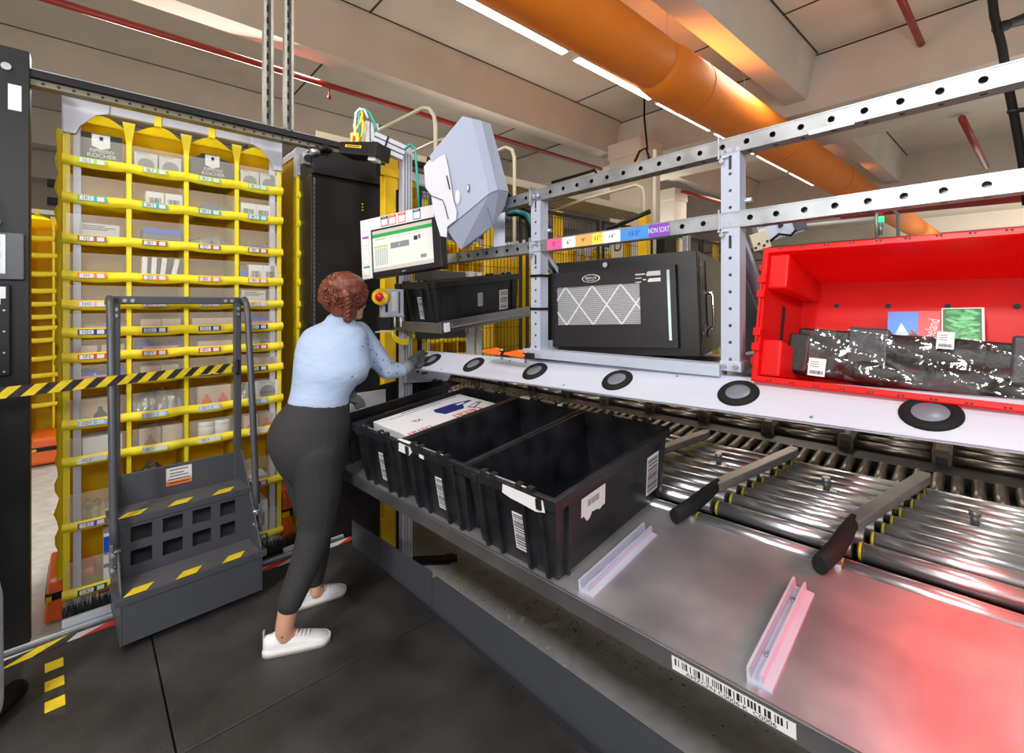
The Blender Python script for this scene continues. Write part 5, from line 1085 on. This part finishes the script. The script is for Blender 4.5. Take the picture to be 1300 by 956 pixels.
for a_,c_,lab in ((W(1000,268,6),W(1108,258,5.2),'upper'),(W(1005,288,6),W(1112,277,5.2),'lower')): rail([a_,c_],.02,'%s thin pale horizontal rail seen above the red tote'%lab,WHT)
t=thing('signal_light','small signal light with red and green lamps above the red tote','signal light',TR(W(1118,275,5)))
b=B(); b.cyl((0,0,-.2),(0,0,-.06),.018,GALV); b.build('stem',t); b=B(); b.cyl((0,0,-.06),(0,0,0),.03,mat('lit_green_lamp',(.05,.9,.3),.3,emit=2)); b.build('green_lamp',t); b=B(); b.cyl((0,0,0),(0,0,.05),.03,REDI); b.build('red_lamp',t); b=B(); b.cyl((0,0,.05),(0,0,.12),.03,BLK); b.build('cap',t)
p=W(725,252,6.0); t=thing('mesh_cable_tray','beige perforated cable tray running overhead behind the steel beams','cable tray',TR(p)@rot(41.5,'Z')); b=B(); b.box(-3.2,1.8,0,.5,0,.008,BEIGE); b.box(-3.2,1.8,0,.01,0,.09,BEIGE); b.box(-3.2,1.8,.49,.5,0,.09,BEIGE)
b.build('tray_body',t); b=B()
for i in range(110):
    for j in range(7): b.box(-3.18+i*.045,-3.155+i*.045,.03+j*.066,.075+j*.066,-.0015,0,INK)
b.build('perforations',t)
t=thing('thin_black_beam','thin black diagonal beam behind the size scale','beam'); b=B(); b.tube([W(770,292,4.4),W(826,268,4.2)],.022,BLK,8); b.build('beam_bar',t)
t=thing('wall_cables','black cable bundle clipped along the wall beside the concrete column','cable'); b=B()
b.tube([W(700,232,9),W(735,222,9),W(755,216,9),W(758,222,9)],.03,BLK3,8); b.tube([W(806,205,9),W(812,192,9),W(820,188,9),W(824,200,9),W(823,215,9)],.025,BLK3,8); b.tube([W(818,0,9),W(818,150,9),W(822,190,9)],.02,BLK3,8); b.build('cable_run',t)
# machine seen above the red tote
t=thing('sorter_motor_unit','grey perforated machine housing above the left corner of the red tote','machine unit',TR(W(985,292,3.0))@rot(-18,'Y')@rot(-20,'Z'))
b=B(); b.box(-.10,.15,0,.2,-.06,.10,PAINTG); b.box(.10,.17,-.01,.0,-.05,.09,GREYF); b.build('housing',t,bevel=.004)
b=B()
for i in range(14):
    for j in range(6): b.box(-.09+i*.013,-.082+i*.013,-.002,0,.04+j*.010,.046+j*.010,INK)
b.build('vent_holes',t); b=B(); b.box(-.16,-.06,-.05,-.0,-.09,.02,BEIGE); 
for i in range(4): b.cyl((-.15+i*.025,-.052,-.07+.02*(i%2)),(-.15+i*.025,-.06,-.07+.02*(i%2)),.008,INK,n=8)
b.build('switch_block',t); b=B(); b.tube([(-.06,-.02,-.06),(0,-.05,-.03),(.06,-.05,-.06),(.10,-.02,-.04)],.008,BLK3,8); b.cyl((.03,-.01,.02),(.03,-.03,.02),.014,BLK,n=10); b.build('cable',t)
# small floor debris
def fz(px,py): return W(px,py,1.62*F/(py-CY))
for i,(px,py,lab) in enumerate(((663,787,'torn white paper scrap on the concrete, middle of the strip'),(697,795,'narrow white paper strip on the concrete at the shadow edge'),(646,784,'small white scrap left of the larger torn scrap'),(696,823,'tiny pale scrap nearer the kick plate'),(715,846,'tiny pale scrap lowest on the concrete strip'))):
    r=random.Random(i); p=fz(px,py); s=(.03,.045,.02,.015,.015)[i]; b=B(); b.prism([(-s,-s*.3),(s*.9,-s*.4),(s,s*.3),(s*.1,s*.5),(-s*.8,s*.35)],0,.0015,PAPER); o=b.build('paper_scrap'); o.matrix_basis=TR(V((p.x,p.y,-.12)))@rot(r.uniform(0,90),'Z'); tag(o,lab,'scrap')
p=fz(552,712); b=B(); b.box(-.14,.14,-.03,.03,0,.02,BLK); b.box(-.12,.10,-.05,-.035,0,.012,BLK); b.box(.06,.12,.03,.06,0,.012,BLK); o=b.build('black_floor_bracket',bevel=.003); o.matrix_basis=TR(V((p.x,p.y,-.12)))@rot(5,'Z'); tag(o,'flat black bracket lying on the concrete below the tray lip','bracket')
GRIT=mat('dark_grit',(.05,.045,.04),.8); b=B(); r=random.Random(9)
for i in range(420):
    px=r.uniform(560,1000); py=700+(px-560)*.42+r.gauss(18,22)
    p=fz(px,max(py,690)); s=r.uniform(.0012,.0045); b.ell((p.x,p.y,-.12+s*.3),(s,s*r.uniform(.5,1.2),s*.5),GRIT,n=6)
o=b.build('grit'); tag(o,'dark grit and dust scattered over the concrete strip','grit',kind='stuff')
# ================================================================ people
SKIN=mat('skin',(.58,.30,.20),.5,var=.06,scale=10); SWT=mat('pale_blue_knit',(.34,.43,.60),.8,var=.05,scale=18,bump=.7,bscale=11,stretch=(1,1,2.2)); PANT=mat('charcoal_trousers',(.019,.018,.020),.85,c2=(.027,.026,.028),scale=120,bump=.08,bscale=300)
HAIR=mat('auburn_hair',(.10,.022,.010),.42,c2=(.19,.045,.020),scale=30,bump=.4,bscale=50,stretch=(1,1,.4)); GLV=mat('dark_grey_glove',(.035,.036,.04),.6,bump=.2,bscale=200); GLV2=mat('grey_glove_cuff',(.17,.18,.19),.7,bump=.2,bscale=200); SHOE=mat('white_sneaker_leather',(.72,.72,.73),.45,bump=.05); SOLE=mat('white_rubber_sole',(.66,.64,.60),.5)
PB=V((-.97,2.15,0))
t=thing('person','person with auburn pinned-up hair, pale blue knit top and charcoal trousers reaching over the totes','person',TR(PB))
def w(px,py,d): return W(px,py,d)-PB
def chain(b,pts,m):
    for (a,ra),(c,rc) in zip(pts[:-1],pts[1:]): b.cap(a,c,ra,rc,m,14)
# body: one continuous surface
b=B(); chain(b,[(w(436,398,2.28),.048),(w(442,380,2.28),.05)],SKIN)
b.ell(w(439,373,2.27),(.078,.082,.095),SKIN); b.ell(w(449,386,2.31),(.05,.06,.075),SKIN); b.ell(w(459,388,2.36),(.014,.016,.018),SKIN); b.cap(w(458,382,2.36),w(463,389,2.375),.008,.012,SKIN,10); b.ell(w(457,397,2.35),(.02,.02,.012),SKIN); b.ell(w(454,402,2.33),(.026,.026,.018),SKIN); b.ell(w(448.5,384,2.235),(.010,.014,.022),SKIN)
chain(b,[(w(428,415,2.26),.06),(w(420,450,2.24),.09),(w(408,500,2.18),.09),(w(398,545,2.16),.10)],SKIN)
chain(b,[(w(452,424,2.33),.042),(w(494,470,2.40),.036),(w(513,469,2.46),.026),(w(526,460,2.50),.024)],SKIN)
chain(b,[(w(398,430,2.22),.042),(w(440,478,2.50),.036),(w(444,506,2.42),.026)],SKIN)
chain(b,[(w(402,560,2.13),.085),(w(400,665,2.13),.055),(w(367,768,2.02),.043),(w(361,797,2.01),.039),(w(361,808,2.01),.036),(w(392,808,2.07),.026)],SKIN)
chain(b,[(w(385,565,2.24),.085),(w(405,668,2.31),.055),(w(399,735,2.34),.034),(w(400,752,2.33),.034),(w(418,752,2.38),.024)],SKIN)
blend(b,'body',t,.010,5)
# sweater
def loft(b,secs,m,n=24):     # (py, px left, px right, depth, half depth)
    vs=[]
    for py,xa,xb,d,hd in secs:
        c=w((xa+xb)/2,py,d); hw_=(xb-xa)/2/F*d
        for k_ in range(n):
            a=2*math.pi*k_/n; ex_=V((.96,.28,0)); ey_=V((-.28,.96,0)); q_=c+ex_*(hw_*math.cos(a))+ey_*(hd*math.sin(a)); vs.append(tuple(q_))
    fs=[(i*n+k_,i*n+(k_+1)%n,(i+1)*n+(k_+1)%n,(i+1)*n+k_) for i in range(len(secs)-1) for k_ in range(n)]+[tuple(range(n))[::-1],tuple((len(secs)-1)*n+k_ for k_ in range(n))]
    b.add(vs,fs,m,None,True)
b=B(); loft(b,[(516,369,441,2.165,.118),(508,368,441,2.165,.118),(500,371,444,2.17,.115),(490,373,452,2.185,.118),(478,375,465,2.20,.130),(466,376,469,2.21,.135),(452,377,468,2.225,.130),(440,379,466,2.235,.120),(430,382,466,2.245,.105),(421,388,464,2.255,.085),(414,398,458,2.26,.07),(408,412,449,2.265,.055),(400,417,450,2.275,.05)],SWT)
b.ell(w(448,472,2.30),(.075,.10,.07),SWT); b.ell(w(397,434,2.23),(.055,.06,.055),SWT); b.ell(w(452,424,2.31),(.062,.062,.055),SWT); b.cap(w(433,408,2.27),w(435,398,2.275),.056,.052,SWT,14)
chain(b,[(w(455,423,2.33),.062),(w(476,450,2.37),.057),(w(492,470,2.40),.050),(w(510,470,2.45),.037)],SWT)
chain(b,[(w(398,430,2.23),.058),(w(436,475,2.42),.05),(w(440,492,2.42),.036)],SWT)
sw=blend(b,'knit_sweater',t,.009,9)
b=B(); r=random.Random(12)
DOT=mat('dark_bead',(.02,.03,.08),.3)
for px,py in ((467,437),(483,437),(471,444),(490,445),(500,452),(478,450),(486,457),(497,461),(505,465),(475,460),(484,469),(493,473),(504,474),(464,429),(481,430),(447,478),(460,440)):
    dg=None
    o_=V((0,0,H)); d_=(W(px,py,1)-o_).normalized(); hit,loc,nor,_=sw.ray_cast(o_-PB,d_)
    if hit: b.ell(loc,(.0042,.0042,.0042),DOT,n=6)
b.build('sweater_beads',t)
# trousers
b=B(); loft(b,[(505,371,439,2.165,.112),(514,364,440,2.16,.118),(524,355,441,2.16,.128),(536,348,442,2.16,.140),(550,344,442,2.16,.148),(564,345,441,2.16,.150),(578,350,440,2.165,.145),(590,356,438,2.17,.135),(600,362,437,2.18,.12)],PANT)
chain(b,[(w(402,575,2.13),.118),(w(405,620,2.13),.100),(w(402,668,2.13),.080),(w(388,715,2.08),.066),(w(368,764,2.02),.054)],PANT)
chain(b,[(w(386,580,2.25),.115),(w(395,625,2.28),.098),(w(402,668,2.31),.075),(w(403,705,2.33),.058),(w(399,735,2.34),.047)],PANT)
blend(b,'trousers',t,.010,4)
# hair
b=B(); HC=w(436,373,2.265); b.ell(HC,(.103,.108,.098),HAIR,24); b.ell(w(424,377,2.24),(.065,.07,.075),HAIR); b.ell(w(432,390,2.225),(.055,.045,.05),HAIR); b.ell(w(446,394,2.24),(.03,.03,.05),HAIR); b.ell(w(441,362,2.24),(.085,.08,.06),HAIR)
r=random.Random(21)
for i in range(46):
    a=r.uniform(0,6.28); e=r.uniform(-.5,1.2); n_=V((math.cos(a)*math.cos(e),math.sin(a)*math.cos(e)-.3,math.sin(e))).normalized(); c=HC+V((n_.x*.098,n_.y*.102,n_.z*.092)); b.ell(c,r.uniform(.014,.026),HAIR,10)
hb=blend(b,'hair',t,.008,2)
b=B()
for i in range(230):
    a=r.uniform(2.6,6.9); e=r.uniform(-.75,1.3); n_=V((math.cos(a)*math.cos(e),math.sin(a)*math.cos(e),math.sin(e))); tan=n_.cross(V((r.uniform(-.4,.4),r.uniform(-.4,.4),1))).normalized(); tan2=n_.cross(tan); pts=[]
    ph=r.uniform(0,6); rr=r.uniform(.012,.030)
    for k_ in range(8):
        u=k_/7; p=n_+tan2*(.55*(u-.5))+tan*(.18*math.sin(u*3.5+ph)); p.normalize(); pts.append(HC+V((p.x*.107,p.y*.112,p.z*.102))*(1+.05*math.sin(u*9+ph)))
    b.tube(pts,r.uniform(.0022,.0042),HAIR,5)
for s_ in (0,1,2):
    b.tube([w(441+3*math.sin(k_*1.4+s_*2.1),372+k_*3.6,2.165+.018*math.cos(k_*1.4+s_*2.1)+k_*.006) for k_ in range(11)],.012,HAIR,8)
b.build('hair_curls',t)
# gloves with five separate fingers
def glove(name,wr,pm,tips,thumb,m,cuff=None):
    b=B(); b.cap(wr,pm,.030,.036,m,12)
    for (k0,k1,k2,rr) in tips: b.cap(pm+(k0-pm)*.55,k0,rr*1.15,rr*1.1,m,10); b.cap(k0,k1,rr*1.05,rr,m,10); b.cap(k1,k2,rr,rr*.85,m,10)
    b.cap(thumb[0],thumb[1],.014,.012,m,10); b.cap(thumb[1],thumb[2],.012,.010,m,10)
    blend(b,name,t,.0045,2)
    if cuff: c=B(); c.cyl(cuff[0],cuff[1],.033,GLV2,.036,16); c.build('glove_cuff',t)
tips=[]
for j in range(4):
    o_=V((.010*j-.012,-.004*j,-.019*j+.022)); k0=w(530,457,2.50)+o_; ln=(.034,.040,.037,.028)[j]
    dr=(w(545,447,2.56)-w(530,458,2.50)).normalized(); tips.append((k0,k0+dr*ln+V((0,0,.004)),k0+dr*ln*1.9+V((0,.0,-.006)),.0095))
glove('glove',w(518,466,2.475),w(526,459,2.50),tips,(w(522,460,2.47),w(527,453,2.49),w(533,450,2.51)),GLV,(w(512,470,2.455),w(521,463,2.485)))
tips=[]
for j in range(4):
    k0=w(446,505,2.39)+V((.012*j-.004,.004*j,.004*j-.01)); tips.append((k0,k0+V((.022,.004,-.022)),k0+V((.028,.012,-.048)),.009))
glove('glove',w(442,496,2.41),w(444,503,2.40),tips,(w(441,503,2.38),w(446,508,2.365),w(452,510,2.37)),GLV2,None)
# sneakers
def shoe(heel,yaw,lift=0):
    M=TR(heel-PB)@rot(yaw,'Z')@rot(lift,'Y'); L_=.262; b=B(); n=18; k=14
    def hw(u): return .032+.014*math.sin(min(1,u*1.15)*math.pi*.75)-(.030*max(0,(u-.86)/.14)**2) - (.012*max(0,(.10-u)/.10)**2)
    def ht(u): return .078-.0*u if u<.30 else .078-(u-.30)/.55*.036 if u<.85 else .042-(u-.85)/.15*.018
    vs=[]; vs2=[]
    for i in range(n+1):
        u=i/n; x=u*L_; h=hw(u); c=.006*math.sin(u*math.pi)
        for j in range(k+1):
            a=math.pi*j/k; y=-h*.94*math.cos(a); z=.022+(ht(u)-.022)*math.sin(a)**.6; vs.append((x,y*(1-.25*math.sin(a)**3)+c,z))
    fs=[(i*(k+1)+j,(i+1)*(k+1)+j,(i+1)*(k+1)+j+1,i*(k+1)+j+1) for i in range(n) for j in range(k)]
    fs+=[tuple(range(k+1)),tuple(n*(k+1)+j for j in range(k,-1,-1))]
    b.add(vs,fs,SHOE,M,True); b.ell((.072,.003,.052),(.056,.036,.038),SHOE,14,M); o=b.build('sneaker',t)
    b=B(); P=[(u*L_,hw(u)+.006*math.sin(u*math.pi)) for u in [i/20 for i in range(21)]]+[(u*L_,-hw(u)+.006*math.sin(u*math.pi)) for u in [i/20 for i in range(20,-1,-1)]]
    P=[(x-.004+.008*x/L_,y*1.06) for x,y in P]; b.prism(P[::-1],0,.026,SOLE,M,True); b.build('sole',o)
    b=B()
    for i in range(6):
        x=.095+i*.016; z=ht(x/L_)+.004; b.tube([(x,-.020,z-.008),(x+.002,-.008,z+.001),(x+.004,.010,z+.001),(x+.006,.022,z-.008)],.003,WHT,6,M)
    b.tube([(.088,0,.092),(.082,-.03,.098),(.070,-.045,.082),(.082,-.025,.085),(.09,0,.090)],.0028,WHT,6,M); b.tube([(.088,0,.092),(.090,.03,.098),(.080,.045,.080),(.088,.02,.085),(.09,0,.090)],.0028,WHT,6,M); b.build('laces',o)
    b=B(); b.box(-.003,.003,-.009,.009,.026,.10,mat('heel_tab_beige',(.45,.40,.33),.6),M); b.build('heel_tab',o)
shoe(V((-1.060,1.985,0)),20); shoe(V((-1.085,2.275,0)),35)
# second person at the left edge (only the trouser leg reaches into the frame)
PB2=V((-1.845,1.62,0)); t2=thing('person','person in pale denim trousers at the left edge, only part of one leg visible','person',TR(PB2)@Matrix.Identity(4))
DEN=mat('pale_denim',(.42,.47,.55),.8,var=.15,scale=25,bump=.1,bscale=200)
b=B(); chain(b,[(V((-.02,0,.06)),.04),(V((-.03,-.02,.46)),.05),(V((-.16,-.05,.84)),.075),(V((-.26,-.05,.98)),.11),(V((-.40,-.05,1.30)),.11),(V((-.46,-.05,1.48)),.05),(V((-.48,-.05,1.58)),.05)],SKIN); b.ell((-.48,-.05,1.66),(.08,.09,.115),SKIN); b.cap(V((-.02,0,.04)),V((-.04,.14,.03)),.035,.03,SKIN)
chain(b,[(V((-.36,-.05,.84)),.075),(V((-.40,-.1,.46)),.05),(V((-.40,-.1,.06)),.04),(V((-.36,.02,.03)),.03)],SKIN); b.cap(V((-.26,-.05,.98)),V((-.34,-.05,.86)),.11,.08,SKIN); 
for s_ in (-1,1): chain(b,[(V((-.43+.02*s_,-.05-.17*s_,1.40)),.045),(V((-.40,-.05-.22*s_,1.12)),.038),(V((-.34,-.05-.2*s_,.88)),.028),(V((-.33,-.05-.2*s_,.78)),.03)],SKIN); b.cap(V((-.42,-.05,1.38)),V((-.43+.02*s_,-.05-.17*s_,1.40)),.08,.05,SKIN)
blend(b,'body',t2,.016,4)
b=B(); chain(b,[(V((-.015,.0,.07)),.062),(V((-.022,-.01,.46)),.072),(V((-.13,-.04,.80)),.10),(V((-.27,-.05,.98)),.135)],DEN); chain(b,[(V((-.40,-.1,.07)),.06),(V((-.40,-.1,.46)),.07),(V((-.36,-.05,.84)),.10)],DEN); blend(b,'denim_trousers',t2,.014,4)
b=B(); chain(b,[(V((-.27,-.05,.96)),.14),(V((-.40,-.05,1.32)),.13),(V((-.44,-.05,1.44)),.07)],GREYF); 
for s_ in (-1,1): chain(b,[(V((-.43+.02*s_,-.05-.15*s_,1.40)),.06),(V((-.40,-.05-.22*s_,1.12)),.05)],GREYF)
blend(b,'dark_shirt',t2,.016,4)
b=B(); b.ell((-.485,-.055,1.69),(.088,.098,.10),HAIR); b.build('hair',t2)
b=B(); b.cap(V((-.02,0,.04)),V((-.04,.14,.03)),.045,.038,BLK3); b.build('shoe',t2); b=B(); b.cap(V((-.40,-.1,.04)),V((-.36,.03,.03)),.045,.038,BLK3); b.build('shoe',t2)
# ================================================================ light
def area(name,loc,target,sx,sy,e,c=(1,1,1)):
    l=bpy.data.lights.new(name,'AREA'); l.shape='RECTANGLE'; l.size=sx; l.size_y=sy; l.energy=e; l.color=c; o=bpy.data.objects.new(name,l); COL.objects.link(o); o.location=loc; o.rotation_euler=(V(target)-V(loc)).to_track_quat('-Z','Y').to_euler(); return o
area('lamp_over_station',(-1.9,-1.2,4.3),(-.2,2.0,.8),.45,.45,120,(1,.98,.96))
area('lamp_row_left',(-2.6,1.0,4.6),(-1.5,2.6,1.0),1.2,.3,60,(1,.98,.95))
area('lamp_row_right',(1.6,1.2,4.6),(.9,2.4,1.0),1.4,.5,60,(1,.98,.96))
area('lamp_behind_camera',(.6,-1.2,2.6),(0,3,1.1),.8,.5,60,(.97,.98,1)); area('added_fill_front_left',(-1.9,-1.6,1.9),(-1.7,2.6,1.3),.8,.5,75,(1,.98,.96))  # the front-left one is an unseen fill added to brighten the pod bins
area('hall_lamp_mid',(3,7,5.0),(3,7,0),3,1,150,(1,.92,.80)); area('added_wall_fill',(19,16.5,3.5),(25.5,22.5,3.0),2,2,900,(1,.92,.8)); area('hall_lamp_left',(-4.5,7,5.0),(-3.5,4,0),3,1,320,(1,.93,.82)); area('hall_lamp_far',(8,14,5.0),(8,14,0),4,2,200,(1,.90,.76))  # the light aimed at the far wall is a fill added to brighten it
for i,(x,y,e) in enumerate(((-4,3.5,30),(-1,9.5,38),(4.5,3,34),(8.5,6,40),(12,9,45),(4,14,60),(17,16,120),(20,9,120))): area('added_ceiling_fill_%d'%i,(x,y,3.2),(x,y,6),1.6,1.6,e,(1,.93,.82))  # unseen upward fill lights added to brighten the ceiling, no real fixtures
q_=T@V((2.42,.66,.40)); area('added_red_glow_light',q_,T@V((2.28,.40,0)),.22,.06,6.5,(1,.015,.015)).data.spread=R(105)  # unseen red light added to give the tray its red glow
b=B(); Mq=fr(q_+V((0,0,.035)),V((.711,-.703,0)),V((.703,.711,0))); b.box(-.13,.13,-.04,.04,-.02,.02,BLK,Mq); o=b.build('added_glow_housing',bevel=.003); tag(o,'small black lamp under the white panel casting the red glow on the tray','lamp')  # black box added as a body for the added red light
wd=bpy.data.worlds.new('world'); SC.world=wd; wd.use_nodes=True; bg=wd.node_tree.nodes['Background']; bg.inputs[0].default_value=(1,.97,.93,1); bg.inputs[1].default_value=.75
